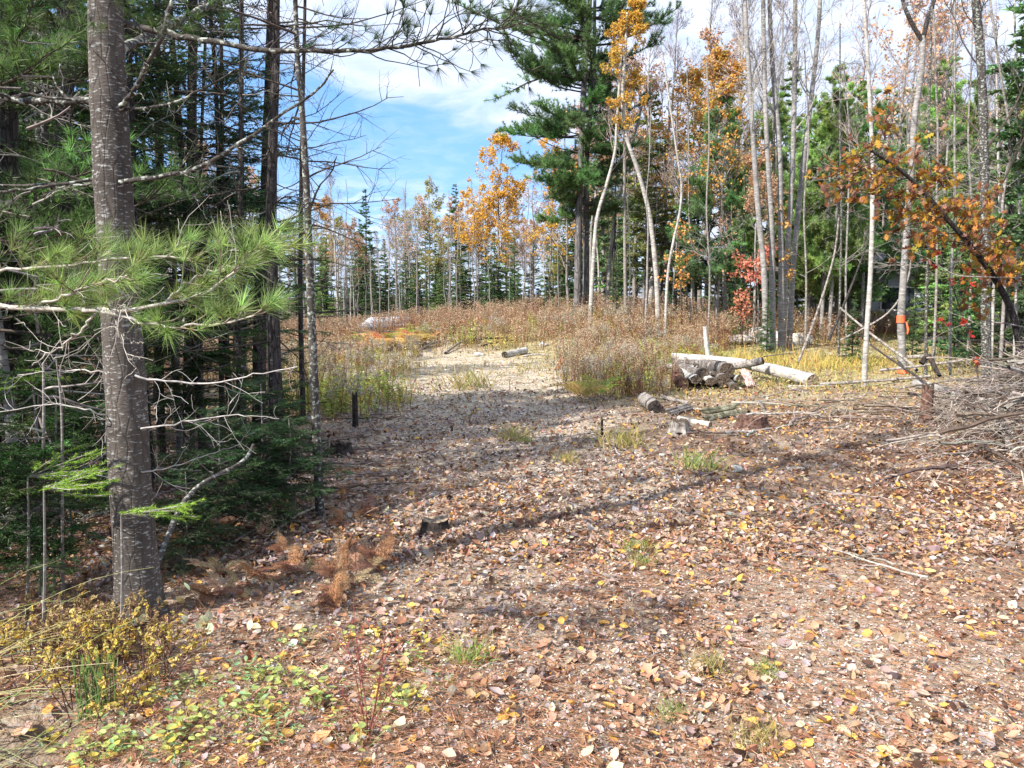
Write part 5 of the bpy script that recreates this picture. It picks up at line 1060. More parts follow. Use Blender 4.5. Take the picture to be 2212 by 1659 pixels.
# ------------------------------------------------------------------ logs, stumps, stones, brush
q = rr_(1000)
def log(name, label, p0, p1, rad, bark, cut, seed, group=None, bend=.02, r1=None, split=False, cat='log', sides=14, knots=2):
    if seed < 12 and seed > 3: rad *= 1.22
    """round log with rings of noise, its cut ends as parts"""
    qq = rr_(seed); p0 = np.asarray(p0, float); p1 = np.asarray(p1, float); b = (p0 + p1) / 2; r1 = r1 or rad; m_ = 16; t_ = np.linspace(0, 1, m_)
    P = p0 + (p1 - p0) * t_[:, None] + np.sin(t_ * 3.14)[:, None] * qq.normal(0, bend, 3); rd = np.linspace(rad, r1, m_) * (1 + qq.normal(0, .025, m_))
    v, f, c = tubes(P, rd, sides, C_TW); ce = np.repeat(P, sides, 0); th = np.tile(np.arange(sides), m_)
    prof = 1 + qq.normal(0, .04, sides)
    if split: prof = prof * np.where(np.arange(sides) < sides * .45, .45, 1.05)
    v = ce + (v - ce) * prof[th][:, None]
    caps = []
    for e, sg in ((0, -1), (m_ - 1, 1)):
        ring = v[e * sides:(e + 1) * sides]; ax = norm(P[e] - P[e - sg]) ; cpt = ring.mean(0)
        v0 = np.concatenate([[cpt + ax * rad * .02], cpt + (ring - cpt) * .55 + ax * (rad * .05 * qq.normal(0, 1, (sides, 1))), ring + ax * rad * .01]); i_ = np.arange(sides); j_ = (i_ + 1) % sides
        f0 = np.stack([i_ * 0, 1 + i_, 1 + j_], 1); f1 = np.concatenate([np.stack([1 + i_, 1 + sides + i_, 1 + sides + j_], 1), np.stack([1 + i_, 1 + sides + j_, 1 + j_], 1)])
        caps.append(make_mesh('cut_end', [(v0 - b, np.concatenate([f0, f1]), C_TW)], cut))
    kn = []
    for _ in range(knots):
        t0 = qq.uniform(.15, .85); pc = p0 + (p1 - p0) * t0; d_ = norm(spread_dirs(norm(p1 - p0)[None], R(75), qq)[0]); kn.append(tubes(np.array([pc + d_ * rad * .7, pc + d_ * rad * 1.2]), np.array([rad * .25, rad * .16]), 7, C_TW))
    o = thing(name, label, cat, [('bark', make_mesh('log_bark', [(v - b, f, c)] + [(k_[0] - b, k_[1], k_[2]) for k_ in kn], bark, True)), ('cut_end', caps[0]), ('cut_end', caps[1])], b, group=group)
    return o
def g_(u, Y_, dz): p_ = gx(u, Y_); p_[2] += dz; return p_
M_BIRCHLOG = bark_mat('fallen_birch_bark', (0.36, 0.345, 0.32), (0.52, 0.50, 0.47), (0.07, 0.055, 0.05), patch=0.5, zsq=1, scale=11, crack=0.12, bump=0.6, rings=0.8)
M_OLDLOG = bark_mat('old_log_bark', (0.14, 0.12, 0.105), (0.30, 0.28, 0.26), (0.03, 0.022, 0.02), patch=0.5, zsq=1, scale=10, crack=0.5, bump=0.8)
log('birch_log', 'long white birch log lying across the back of the log pile', pix(1452, 772, 15.6), pix(1612, 786, 14.9), .088, M_BIRCHLOG, M_CUT, 1, bend=.03)
log('bare_log', 'peeled smooth log with a dark hollow end crossing the top of the pile', pix(1575, 792, 14.7), pix(1648, 779, 14.3), .072, M_DEADWOOD, M_CUT, 2)
log('birch_log', 'thick birch log slanting down right of the pile toward the brush', pix(1618, 788, 15.2), pix(1756, 823, 13.4), .10, M_BIRCHLOG, M_CUTLIGHT, 3, r1=.118)
log('old_log', 'fattest dark ended log in the middle of the pile', pix(1515, 792, 15.3), pix(1571, 800, 13.2), .112, M_OLDLOG, M_CUT, 4)
log('old_log', 'dark hollow ended log low at the right of the pile front', pix(1528, 800, 15.0), pix(1563, 822, 13.0), .10, M_OLDLOG, M_CUT, 5)
log('old_log', 'grey log with a dark end at the left of the pile, second row', pix(1470, 792, 15.0), pix(1520, 808, 13.2), .082, M_OLDLOG, M_CUT, 6)
log('split_log', 'white split birch log with a wedge shaped dark end at the pile front', pix(1500, 805, 14.6), pix(1536, 828, 12.9), .085, M_BIRCHLOG, M_CUT, 7, split=True)
log('split_log', 'short white and black split log lowest at the pile front left', pix(1472, 806, 14.6), pix(1503, 824, 12.9), .088, M_BIRCHLOG, M_CUT, 8, split=True)
log('birch_log', 'small round birch log poking right between the bigger ends', pix(1555, 803, 14.6), pix(1598, 818, 13.1), .055, M_BIRCHLOG, M_CUT, 9)
log('rotten_log', 'reddish rotten log stub at the far left of the pile', pix(1462, 806, 13.8), pix(1474, 830, 12.9), .09, M_ROTWOOD, M_ROTWOOD, 10)
log('old_log', 'thin grey log under the left end of the long birch log', pix(1440, 792, 15.2), pix(1500, 797, 14.8), .05, M_DEADWOOD, M_CUT, 11)
def slab(name, label, p0, p1, w_, th_, m_, seed, cat='wood slab', rot_axis=None):
    qq = rr_(seed); p0 = np.asarray(p0, float); p1 = np.asarray(p1, float); b = (p0 + p1) / 2; ax = norm(p1 - p0); up = np.array([0, -.6, .8]) if rot_axis is None else np.array(rot_axis, float); s_ = norm(np.cross(ax, up)); n_ = np.cross(s_, ax); L = []; m = 9; bl = []
    for k in range(5):    # splintered strips lying side by side
        o0 = (k - 2) / 5 * w_; e0, e1 = qq.uniform(0, .12), 1 - qq.uniform(0, .14); t_ = np.linspace(e0, e1, m)
        P = p0 + (p1 - p0) * t_[:, None] + s_ * o0 + n_ * qq.normal(0, th_ * .15) + n_ * (np.sin(t_ * 9 + k) * th_ * .08)[:, None]
        bl.append(tubes(P, np.full(m, w_ / 5 * .62) * (1 + qq.normal(0, .1, m)) * np.where((np.arange(m) == 0) | (np.arange(m) == m - 1), .45, 1), 6, C_TW))
    return single(name, label, cat, wmesh(name, bl, m_, b), b)
log('old_log', 'black ended round log lowest at the right of the pile front', pix(1560, 812, 14.2), pix(1585, 836, 12.8), .06, M_OLDLOG, M_CUT, 12)
log('old_log', 'weathered grey log sticking out left from the back of the pile', pix(1455, 786, 15.3), pix(1545, 786, 14.9), .07, M_OLDLOG, M_CUT, 13)
log('old_log', 'small dark log end wedged between the two biggest ends', pix(1530, 806, 14.4), pix(1546, 806, 13.2), .05, M_OLDLOG, M_CUT, 14)
slab('split_slab', 'pinkish split slab leaning against the front of the log pile', pix(1607, 796, 13.6), pix(1624, 836, 12.9), .16, .05, M_ROTWOOD.copy() if False else flatmat('pink_split_wood', (.46, .34, .31), .85, .2, 14, .5, dark=(.26, .17, .15)), 21)
log('leaning_post', 'short pale birch post leaning left behind the log pile', g_(1539, 16.4, -.1), pix(1523, 706, 16.6), .05, M_BIRCHLOG, M_CUTLIGHT, 22, knots=3)
log('old_log', 'short grey log with a black round end left of the mossy split log', gpix(1388, 875) + [0, 0, .09], gpix(1414, 893) + [0, 0, .08], .095, M_DEADWOOD, M_STUMP, 23)
log('dead_branch_piece', 'crooked silver branch piece above the flat slab', gpix(1442, 868) + [0, 0, .06], gpix(1490, 878) + [0, 0, .05], .032, M_DEADWOOD, M_CUTLIGHT, 24, cat='branch')
log('dead_branch_piece', 'short silver branch stub right of the black ended log', gpix(1430, 862) + [0, 0, .04], gpix(1462, 872) + [0, 0, .04], .028, M_DEADWOOD, M_CUTLIGHT, 25, cat='branch')
slab('wood_slab', 'flat grey slab lying behind the white birch piece', gpix(1438, 902) + [0, 0, .05], gpix(1495, 886) + [0, 0, .06], .12, .04, M_DEADWOOD, 26)
slab('split_log', 'mossy grey green split log lying in the leaves before the pile', gpix(1512, 910) + [0, 0, .06], gpix(1608, 893) + [0, 0, .06], .21, .09, M_MOSSWOOD, 27, cat='log')
log('birch_log', 'small white birch piece lying below the mossy split log', gpix(1466, 912) + [0, 0, .04], gpix(1534, 924) + [0, 0, .03], .034, M_BIRCHLOG, M_CUTLIGHT, 28)
slab('wood_splinter', 'pale pointed splinter standing in the leaves right of the mossy log', gpix(1637, 880) + [0, 0, .12], gpix(1658, 905) + [0, 0, .02], .035, .02, M_DEADWOOD, 29)
# stumps
def stump(label, u, v, rad, h, m_, cutm, seed, name='stump', flare=.5):
    b = gpix(u, v); qq = rr_(seed); S2 = 22; zz = np.array([-.05, 0, .25, .5, .8, 1.0]) * h; zz[0] = -.06; P = np.stack([zz * 0, zz * 0, zz], 1)
    v_, f_, c_ = tubes(P, rad * (1 + flare * np.exp(-np.clip(zz, 0, 9) / (h * .35))), S2, C_TW); pr = 1 + qq.normal(0, .05, S2) + .05 * np.sin(np.arange(S2) * 1.7); top = 1 + qq.normal(0, .08, S2)
    ce = np.repeat(P, S2, 0); k_ = np.tile(np.arange(S2), len(zz)); v_ = ce + (v_ - ce) * pr[k_][:, None]; v_[-S2:, 2] += qq.normal(0, h * .09, S2)
    ring = v_[-S2:]; i_ = np.arange(S2); j_ = (i_ + 1) % S2; cv_ = np.concatenate([[[0, 0, h * .93]], ring * [.6, .6, 1] - [0, 0, h * .06], ring + [0, 0, .001]])
    fc = np.concatenate([np.stack([i_ * 0, 1 + i_, 1 + j_], 1), np.stack([1 + i_, 1 + S2 + i_, 1 + S2 + j_], 1), np.stack([1 + i_, 1 + S2 + j_, 1 + j_], 1)])
    return thing(name, label, 'stump', [('bark', make_mesh('stump_bark', [(v_, f_, c_)], m_)), ('cut_top', make_mesh('stump_top', [(cv_, fc, C_TW)], cutm))], b)
stump('low blackened stump with a flat brown top on the left of the track', 940, 1152, .085, .10, M_STUMP, M_CUTLIGHT, 31)
stump('small dark rotten stump at the left edge of the track', 738, 985, .10, .13, M_STUMP, M_CUT, 32)
stump('slim dark upright snag at the left edge of the track', 768, 925, .034, .42, M_STUMP, M_CUT, 33, 'snag', .2)
stump('reddish crumbling stump right of the mossy split log', 1625, 928, .15, .14, M_ROTWOOD, M_ROTWOOD, 34)
stump('squat grey stump touching the small white birch piece', 1468, 940, .10, .15, M_DEADWOOD, M_CUT, 35)
stump('upright brown broken snag at the left end of the brush pile', 2000, 920, .06, .45, M_ROTWOOD, M_CUT, 36, 'snag', .4)
stump('short snapped sapling stump beside the tangled tuft right of the track', 1300, 945, .014, .2, M_STUMP, M_CUT, 37, 'snag', .2)
# small upright flat board coloured orange beside the track
pb = gpix(1205, 800); bb_ = 0.09
V_ = np.array([[-.10, -.02, 0], [.02, -.02, 0], [.14, -.02, .26], [.08, -.02, .30], [-.10, .02, 0], [.02, .02, 0], [.14, .02, .26], [.08, .02, .30]], float); F_ = np.array([[0, 1, 2, 3], [7, 6, 5, 4], [0, 4, 5, 1], [1, 5, 6, 2], [2, 6, 7, 3], [3, 7, 4, 0]])
single('wood_chunk', 'tilted orange tan wood chunk at the right edge of the far track', 'wood chunk', make_mesh('wood_chunk', [(V_, F_, C_TW)], flatmat('fresh_split_wood', (.55, .30, .17), .8, .15, 20, .3)), pb, (0, 0, .2), 1.0)

# rocks
def rock_mesh(seed, sub=3):
    import bmesh
    bm = bmesh.new(); bmesh.ops.create_icosphere(bm, subdivisions=sub, radius=1.0); V_ = np.array([v.co[:] for v in bm.verts]); F_ = np.array([[v.index for v in f.verts] for f in bm.faces]); bm.free(); qq = rr_(seed)
    for _ in range(9):    # planar cuts make facets
        n_ = norm(qq.normal(0, 1, 3)); d_ = qq.uniform(.5, .85); k = V_ @ n_; V_ = V_ - np.clip(k - d_, 0, None)[:, None] * n_ * .85
    V_ = V_ * (1 + .05 * np.sin(V_[:, :1] * 5 + seed) + .04 * np.sin(V_[:, 1:2] * 7 + V_[:, 2:] * 6))
    return make_mesh('rock', [(V_, F_, C_TW)], M_ROCK, True)
RK = [rock_mesh(i) for i in range(6)]
def rock(label, u, v, sx, sy, sz, k, name='rock', cat='rock', group=None, p=None):
    p_ = gpix(u, v) if p is None else p; p_[2] += sz * .35
    return single(name, label, cat, RK[k % 6], p_, (0, 0, q.uniform(0, 6.28)), (sx, sy, sz), group)
rock('rounded pale boulder at the right of the pair beyond the yellow grass', 1722, 745, .52, .42, .36, 0, 'boulder', 'boulder'); rock('pale boulder touching the left of the rounded one beyond the yellow grass', 1688, 750, .46, .4, .32, 1, 'boulder', 'boulder')
rock('broad low grey boulder at the foot of the five grey stems', 1640, 738, .7, .5, .38, 2, 'boulder', 'boulder'); rock('sloping flat boulder left of the broad one at the stems', 1590, 742, .6, .5, .2, 3, 'boulder', 'boulder')
for j, (u_, v_, s_, lb) in enumerate(((1190, 694, .38, 'pale flat rock on the crest beside the twin pine foot'), (1318, 692, .42, 'flat pale rock on the crest right of the leaning birch'), (1370, 700, .25, 'small pale rock on the crest before the curving birch'), (808, 872, .13, 'rounded pale stone at the left bank'), (770, 850, .10, 'pale stone half buried higher on the left bank'),
                                      (820, 888, .07, 'small flat stone below the rounded one on the left bank'), (855, 770, .14, 'small white stone left of the far track'), (905, 770, .13, 'white stone at the far bend of the track'), (1175, 748, .2, 'pale stone in the front of the rise'), (1035, 770, .16, 'low stone beside the short birch log on the far track'),
                                      (1430, 988, .05, 'little pale stone among leaves right of the track'), (1590, 1022, .09, 'flat pale grey stone right of the round green tuft'), (1730, 1018, .06, 'small pale stone in the leaves on the right'), (1475, 1493, .030, 'smooth pale grey stone in the lower foreground'), (1132, 1650, .032, 'pale stone cut by the bottom edge'),
                                      (1070, 1572, .017, 'small light stone left of centre near the bottom'), (640, 1480, .022, 'long pale stone among yellowing plants'), (725, 1578, .022, 'whitish stone at the lower left of the needles'), (1020, 1445, .012, 'tiny white stone by the bright tuft'), (1225, 695, .2, 'small rock tucked under the weeds at the pine foot'),
                                      (1100, 1527, .017, 'white pebble above the bottom centre'), (1395, 1640, .02, 'greenish pebble near the bottom edge'))):
    rock(lb, u_, v_, s_, s_ * .8, s_ * .5, j, 'stone' if s_ < .15 else 'rock', 'stone' if s_ < .15 else 'rock')
for j in range(46):
    u_, v_ = q.uniform(520, 2100), q.uniform(1380, 1655); s_ = q.uniform(.009, .02); rock('small pale pebble among the needles and leaves in the foreground', u_, v_, s_, s_ * .75, s_ * .55, j, 'pebble', 'pebble', 'pale pebbles in the foreground')
log('birch_log', 'short pale birch log lying by the far track below the rise', gpix(1090, 775) + [0, 0, .08], gpix(1135, 765) + [0, 0, .1], .09, M_BIRCHLOG, M_STUMP, 40)
for j, (a_, b_, rd_, lb) in enumerate((((962, 768), (1010, 742), .04, 'silver pole lying up the front of the rise'), ((1000, 745), (1100, 738), .05, 'dark branch lying along the foot of the rise'), ((1040, 752), (1120, 742), .03, 'second dark branch along the foot of the rise'), ((900, 765), (960, 742), .03, 'pale limb lying left of the silver pole'),
                                      ((1130, 775), (1190, 778), .03, 'flat pale stick right of the short birch log'))):
    pa, pb_ = gpix(*a_), gpix(*b_); pa[2] += .06; pb_[2] += .10; stick('fallen_branch', lb, [pa, (pa + pb_) / 2 + [0, 0, .04], pb_], rd_, rd_ * .6, M_DEADWOOD if 'pale' in lb or 'silver' in lb else M_DARKBARK)

# branching fallen sticks
def brushstick(label, P, r0, m_, group=None, sub=4, seed=0, name='fallen_branch'):
    qq = rr_(seed); P = smooth_path(P, 12) + qq.normal(0, .006, (12, 3)); b = P[0].copy(); L_ = np.linalg.norm(P[-1] - P[0])
    bl = [tubes(P - b, np.linspace(r0, r0 * .35, 12), 6, pick([(.27, .24, .21), (.18, .145, .12), (.38, .35, .32), (.10, .07, .055)], [3, 3, 1.6, 2.4], 1, .15, qq)[0])]
    if sub:
        p_, T_ = along((P - b)[None], qq.uniform(.2, .95, (1, sub))); pl = grow(p_[0] , spread_dirs(T_[0], R(42), qq), L_ * qq.uniform(.12, .4, sub), 5, .16, -.02, qq); bl.append(tubes(pl, np.full((sub, 6), max(r0 * .35, .002)) * np.linspace(1, .4, 6)[None], 4, (.34, .29, .25)))
    return single(name, label, 'branch', make_mesh('fallen_branch', bl, m_), b, group=group)
nb_ = 0
def pile_h(x, y): return .95 * np.exp(-((x - 5.65 - (y - 8) * .5) / .9) ** 2 - ((y - 8.3) / 1.5) ** 2)
for j in range(230):
    y_ = q.uniform(6.4, 10.6); x_ = 5.65 + (y_ - 8) * .5 + q.normal(0, .62); hh = float(pile_h(x_, y_)) * q.uniform(.15, 1.05) + .03; a_ = q.normal(-.15, .9) + (3.14 if q.random() < .5 else 0)
    L_ = q.uniform(.5, 2.0); d_ = np.array([math.cos(a_), math.sin(a_) * .7, q.normal(-.02, .18)]); c_ = np.array([x_, y_, H1(x_, y_) + hh])
    P = np.array([c_ - d_ * L_ / 2, c_ + [q.normal(0, .06), q.normal(0, .06), q.normal(.06, .05)], c_ + d_ * L_ / 2])
    for k in range(3): P[k, 2] = max(P[k, 2], H1(P[k, 0], P[k, 1]) + .015)
    brushstick('grey dead branch tangled in the brush pile on the right', P, q.choice([.006, .009, .014, .024], p=[.36, .34, .20, .10]), M_TWIG, 'branches of the brush pile on the right', 5, 2000 + j, 'brush_branch')
n_ = 2000; y_ = q.normal(8.3, 1.1, n_); x_ = 5.6 + (y_ - 8) * .5 + q.normal(0, .7, n_)
P = np.stack([x_, y_, hz(x_, y_) + pile_h(x_, y_) * q.uniform(.05, 1.1, n_) + .02], 1); pl = grow(P, q.normal(0, 1, (n_, 3)) * [1, .9, .35], q.uniform(.15, .6, n_), 4, .22, -.02, q)
stuff('brush_twigs', make_mesh('brush_twigs', [tubes(pl, np.full((n_, 5), .0025) * np.linspace(1.3, .5, 5)[None], 3, pick([(.24, .20, .17), (.13, .10, .08), (.34, .31, .28)], [3, 3, 1.2], n_, .2, q))], M_TWIG))
for j, (uv, Y0, r0, r1, mt, lb) in enumerate((([(2112, 884, 8.2), (2145, 912, 7.8), (2182, 962, 7.3), (2202, 1016, 6.9)], 0, .026, .030, M_DEADWOOD, 'stout silver limb sloping down through the brush pile'), ([(2105, 862, 8.8), (2160, 878, 8.4), (2215, 892, 8.1), (2300, 905, 7.8)], 0, .040, .05, M_DEADWOOD, 'thick silver log topping the brush pile'),
                                             ([(2125, 875, 8.4), (2175, 925, 8.0), (2230, 975, 7.7)], 0, .03, .035, M_DEADWOOD, 'silver log behind the stout sloping limb'), ([(1975, 828, 11.2), (2035, 842, 10.8), (2100, 862, 10.3)], 0, .065, .05, M_GREYBARK, 'long pale fallen trunk behind the brush pile'),
                                             ([(2146, 812, 12), (2215, 806, 12), (2330, 808, 12)], 0, .07, .08, M_GREYBARK, 'grey fallen trunk at the right edge behind the bent oak'), ([(1900, 800, 13), (1990, 790, 12.6), (2080, 778, 12.2)], 0, .024, .02, M_DEADWOOD, 'straight pale pole lying behind the brush'),
                                             ([(1770, 830, 13), (1900, 822, 12.8), (2010, 812, 12.4)], 0, .03, .02, M_DEADWOOD, 'pale trunk lying flat right of the slanting birch log'), ([(1700, 835, 12.6), (1745, 850, 12.2), (1780, 862, 11.8)], 0, .02, .03, M_DEADWOOD, 'pale stick end just below the slanting birch log'),
                                             ([(1880, 745, 13), (1930, 780, 12), (1990, 820, 11), (2020, 850, 10.5)], 0, .013, .02, M_DARKBARK, 'dark curved dead branch reaching up left from the brush'), ([(1990, 785, 12), (2006, 770, 12), (2022, 800, 11.8), (2030, 812, 11.6)], 0, .045, .03, M_STUMP, 'dark gnarled root hooked upright behind the brush'),
                                             ([(1650, 770, 16), (1690, 765, 17), (1720, 762, 18)], 0, .012, .01, M_DEADWOOD, 'thin pale twig arching behind the pile'), ([(1790, 765, 20), (1900, 772, 19), (2000, 770, 18)], 0, .05, .05, M_DEADWOOD, 'pale fallen trunk on the yellow grass edge'),
                                             ([(1985, 735, 20), (2080, 733, 20), (2200, 736, 20)], 0, .08, .09, M_DARKBARK, 'dark mossy fallen trunk in the woods behind the taped stem'), ([(1480, 705, 26), (1560, 698, 26.5), (1600, 690, 27)], 0, .07, .05, M_DEADWOOD, 'pale fallen pole on the woods edge right of the rise'))):
    stick('fallen_tree' if r0 > .035 else 'fallen_branch', lb, [pix(*a_) for a_ in uv], r0, r1, mt, 'fallen tree' if r0 > .035 else 'branch', sides=10)
def ground_sticks(n, ur, vr, r_rng, Lr, label, group, seed, m_=None, sub=2, ang=None):
    qq = rr_(seed)
    for j in range(n):
        c_ = gpix(qq.uniform(*ur), qq.uniform(*vr)); a_ = qq.uniform(0, 6.28) if ang is None else qq.normal(ang, .5); L_ = qq.uniform(*Lr); d_ = np.array([math.cos(a_), math.sin(a_), 0]); P = np.array([c_ - d_ * L_ / 2, c_ + [qq.normal(0, L_ * .05), qq.normal(0, L_ * .05), 0], c_ + d_ * L_ / 2])
        r0 = qq.uniform(*r_rng)
        for k in range(3): P[k, 2] = H1(P[k, 0], P[k, 1]) + r0 + qq.uniform(.005, .04)
        brushstick(label, P, r0, m_ or M_TWIG, group, sub, seed + 17 * j)
ground_sticks(26, (700, 840), (900, 1080), (.005, .014), (.3, 1.0), 'dead branch lying at the left edge of the track', 'dead branches at the left edge of the track', 5000, ang=.2)
ground_sticks(48, (120, 700), (930, 1140), (.004, .012), (.4, 1.4), 'thin grey fallen branch on the floor of the left woods', 'fallen branches on the floor of the left woods', 6000, sub=4)
ground_sticks(34, (1640, 2000), (835, 945), (.006, .02), (.4, 1.3), 'weathered stick in the leaves between log pile and brush pile', 'weathered sticks between log pile and brush pile', 7000, ang=.1, sub=3)
ground_sticks(20, (1380, 1640), (850, 960), (.005, .016), (.2, .6), 'short weathered stick among the leaves before the log pile', 'short sticks before the log pile', 7500)
ground_sticks(22, (1750, 2180), (955, 1230), (.003, .009), (.2, .7), 'thin twig lying in the leaves on the right', 'thin twigs in the leaves on the right', 8000)
ground_sticks(26, (600, 2150), (1150, 1640), (.0018, .004), (.08, .25), 'small twig lying in the foreground litter', 'small twigs in the foreground litter', 8500, sub=1)
ground_sticks(24, (850, 1400), (760, 1000), (.004, .012), (.15, .6), 'thin stick lying on the far track', 'thin sticks on the far track', 9000, sub=1)
stick('fallen_branch', 'dark forked dead branch propped on the shaded floor right of the thick pine', [gpix(300, 1350) + [0, 0, .02], pix(400, 1080, 4.4), pix(520, 1000, 4.7), pix(548, 960, 4.8)], .018, .01, M_LICHEN)
stick('fallen_branch', 'straight grey stick slanting against the thick pine base', [gpix(215, 1275) + [0, 0, .02], pix(262, 1205, 3.75), pix(290, 1160, 3.8)], .010, .008, M_DEADWOOD)
stick('fallen_branch', 'pale curved stick standing out from the crooked trunk toward the woods', [gpix(505, 1090) + [0, 0, .05], pix(560, 1010, 5.4), pix(620, 960, 5.5), pix(672, 965, 5.5)], .006, .009, M_DEADWOOD)

# bent oak sapling -----------------------------------------------------
P, b = uvpath([(2205, 880), (2192, 800), (2178, 740), (2150, 670), (2105, 605), (2050, 545), (1990, 490), (1930, 435), (1870, 390), (1800, 352)], 9.3, None)
P[:, 1] += np.linspace(0, -.9, len(P)); Ps = smooth_path(P, 50)
oak = thing('oak_sapling', 'young oak bent far over to the left with orange and yellow lobed leaves', 'sapling', [('trunk', make_mesh('oak_trunk', [(lambda a: (a[0] - b, a[1], a[2]))(tubes(Ps, np.linspace(.050, .016, 50), 10, C_TW))], M_DARKBARK, True))], b)
tt = q.uniform(.30, 1.0, 72) ; p_, T_ = along(Ps[None], tt[None]); D = norm(spread_dirs(T_[0], R(65), q) + [0, 0, -.05]); pl = grow(p_[0], D, q.uniform(.25, .8, 72), 6, .15, -.01, q)
p2_, T2 = along(pl, q.uniform(.3, 1, (72, 3))); pl2 = grow(p2_.reshape(-1, 3), spread_dirs(T2, R(45), q).reshape(-1, 3), q.uniform(.1, .3, 216), 4, .15, 0, q)
obj('twigs', wmesh('oak_twigs', [tubes(pl, np.full((72, 7), .006) * np.linspace(1, .4, 7)[None], 4, C_TW), tubes(pl2, np.full((216, 5), .003), 3, C_TW)], M_TWIG, b), oak)
pts = np.concatenate([along(pl, q.uniform(.35, 1, (72, 7)))[0].reshape(-1, 3), along(pl2, q.uniform(.2, 1, (216, 4)))[0].reshape(-1, 3)]); n_ = len(pts); pts = pts + q.normal(0, .03, (n_, 3))
v, f, c = scatter(OAKT, OAKF, pts, q.uniform(0, 6.28, n_), q.normal(0, .9, n_), q.normal(0, .9, n_), q.uniform(.06, .115, n_), np.full(n_, .95), q.normal(.2, .5, n_), pick([(.48, .20, .04), (.44, .30, .04), (.25, .10, .045), (.36, .20, .14), (.27, .29, .05), (.52, .29, .04)], [4, 3.5, 4.5, 3, 1.3, 2], n_, .2, q))
obj('leaves', wmesh('oak_leaves', [(v, f, c)], M_LEAF, b), oak)
stickuv('bare white twig hooked under the bent oak leaves', [(2205, 600, 8.6), (2110, 598, 8.4), (2060, 592, 8.4), (2010, 562, 8.4), (1975, 545, 8.4)], 8.4, .008, .004, M_DEADWOOD, 'dead_twig', 'twig')
# red maple sapling
b = gx(2130, 8.8); Pm = np.array([b - [0, 0, .05], pix(2110, 800, 8.8), pix(2085, 700, 8.8), pix(2050, 600, 8.8)]); Psm = smooth_path(Pm, 16); tt = q.uniform(.3, 1, 9); p_, T_ = along(Psm[None], tt[None]); pl = grow(p_[0], spread_dirs(T_[0], R(45), q), q.uniform(.2, .5, 9), 5, .1, .02, q)
pts = along(pl, q.uniform(.5, 1, (9, 4)))[0].reshape(-1, 3); n_ = len(pts)
v, f, c = scatter(OAKT, OAKF, pts, q.uniform(0, 6.28, n_), q.normal(0, .7, n_), q.normal(0, .7, n_), q.uniform(.06, .10, n_), np.full(n_, 1.2), q.normal(.2, .4, n_), pick([(.72, .07, .05), (.75, .16, .08), (.50, .04, .05)], [3, 2, 1], n_, .15, q))
thing('maple_sapling', 'thin maple sapling with a few scarlet leaves beside the bent oak', 'sapling', [('stem', wmesh('stem', [tubes(Psm, np.linspace(.012, .005, 16), 6, C_TW), tubes(pl, np.full((9, 6), .003), 4, C_TW)], M_TWIG, b)), ('leaves', wmesh('leaves', [(v, f, c)], M_LEAF, b))], b)
# pink maple behind
def small_leafy(label, uvc, Y_, Rr, n, cols, trunk_u, seed, ls=.10):
    qq = rr_(seed); b = gx(trunk_u, Y_); c_ = pix(uvc[0], uvc[1], Y_); Ps = smooth_path(np.array([b - [0, 0, .1], (b + c_) / 2, c_ + [0, 0, .2]]), 12); D = norm(qq.normal(0, 1, (14, 3)) * [1, 1, .6] + [0, 0, .15]); pl = grow(Ps[qq.integers(6, 12, 14)], D, Rr * qq.uniform(.6, 1.3, 14), 5, .1, 0, qq)
    pts = along(pl, qq.uniform(.3, 1, (14, n // 14)))[0].reshape(-1, 3) + qq.normal(0, .07, (14 * (n // 14), 3)); k_ = len(pts)
    thing('maple_sapling', label, 'sapling', [('trunk', wmesh('stem', [tubes(Ps, np.linspace(.03, .012, 12), 6, C_TW), tubes(pl, np.full((14, 6), .006), 4, C_TW)], M_TWIG, b)), ('crown', wmesh('leafy_crown', [leaves(pts, norm(qq.normal(0, 1, (k_, 3)) - [0, 0, .4]), ls * qq.uniform(.7, 1.2, k_), ls * .8, pick(cols, [1] * len(cols), k_, .15, qq), qq)], M_LEAF, b))], b)
small_leafy('small maple with salmon pink leaves left of the five grey stems', (1625, 562), 22.5, .62, 560, [(.74, .26, .20), (.74, .34, .24), (.66, .22, .14)], 1612, 61)
small_leafy('low sapling with rusty leaves below the salmon pink maple', (1600, 655), 22, .35, 180, [(.48, .20, .12), (.58, .26, .14)], 1605, 62)
small_leafy('orange leafed branchlet between the curving birch and the bending birch', (1465, 520), 23.5, .55, 380, [(.78, .42, .16), (.74, .36, .14), (.72, .48, .12)], 1475, 63)
small_leafy('small yellow leaved sapling among brown stalks at the back right of the rise', (1690, 470), 21, .4, 150, [(.70, .42, .12), (.62, .30, .10)], 1682, 64)
# ------------------------------------------------------------------ buildings behind the trees
hb_ = gx(1990, 36); gl = H1(hb_[0], 36); xa, xb = gx(1780, 36)[0], gx(2330, 36)[0]; y0 = 36.0; h_ = 2.75
def box(x0, x1, y0_, y1_, z0, z1):
    V_ = np.array([[x, y, z] for x in (x0, x1) for y in (y0_, y1_) for z in (z0, z1)], float); F_ = np.array([[0, 1, 3, 2], [4, 6, 7, 5], [0, 4, 5, 1], [2, 3, 7, 6], [0, 2, 6, 4], [1, 5, 7, 3]]); return V_, F_, np.array(C_TW)
hs = thing('house', 'pale blue grey clapboard house half hidden behind the right hand woods', 'house', [], (xa, y0, gl))
off = np.array([xa, y0, gl])
def hp(name, bl, m_, par=hs): return obj(name, wmesh(name, bl, m_, off), m_ and par)
hp('wall', [box(xa, xb, y0 + .03, y0 + 6, gl - .3, gl + h_)], M_SIDING)
hp('siding', [box(xa, xb, y0 - .012 + .0 * k, y0 + .028, gl + .05 + k * .15, gl + .17 + k * .15) for k in range(18)], M_SIDING)
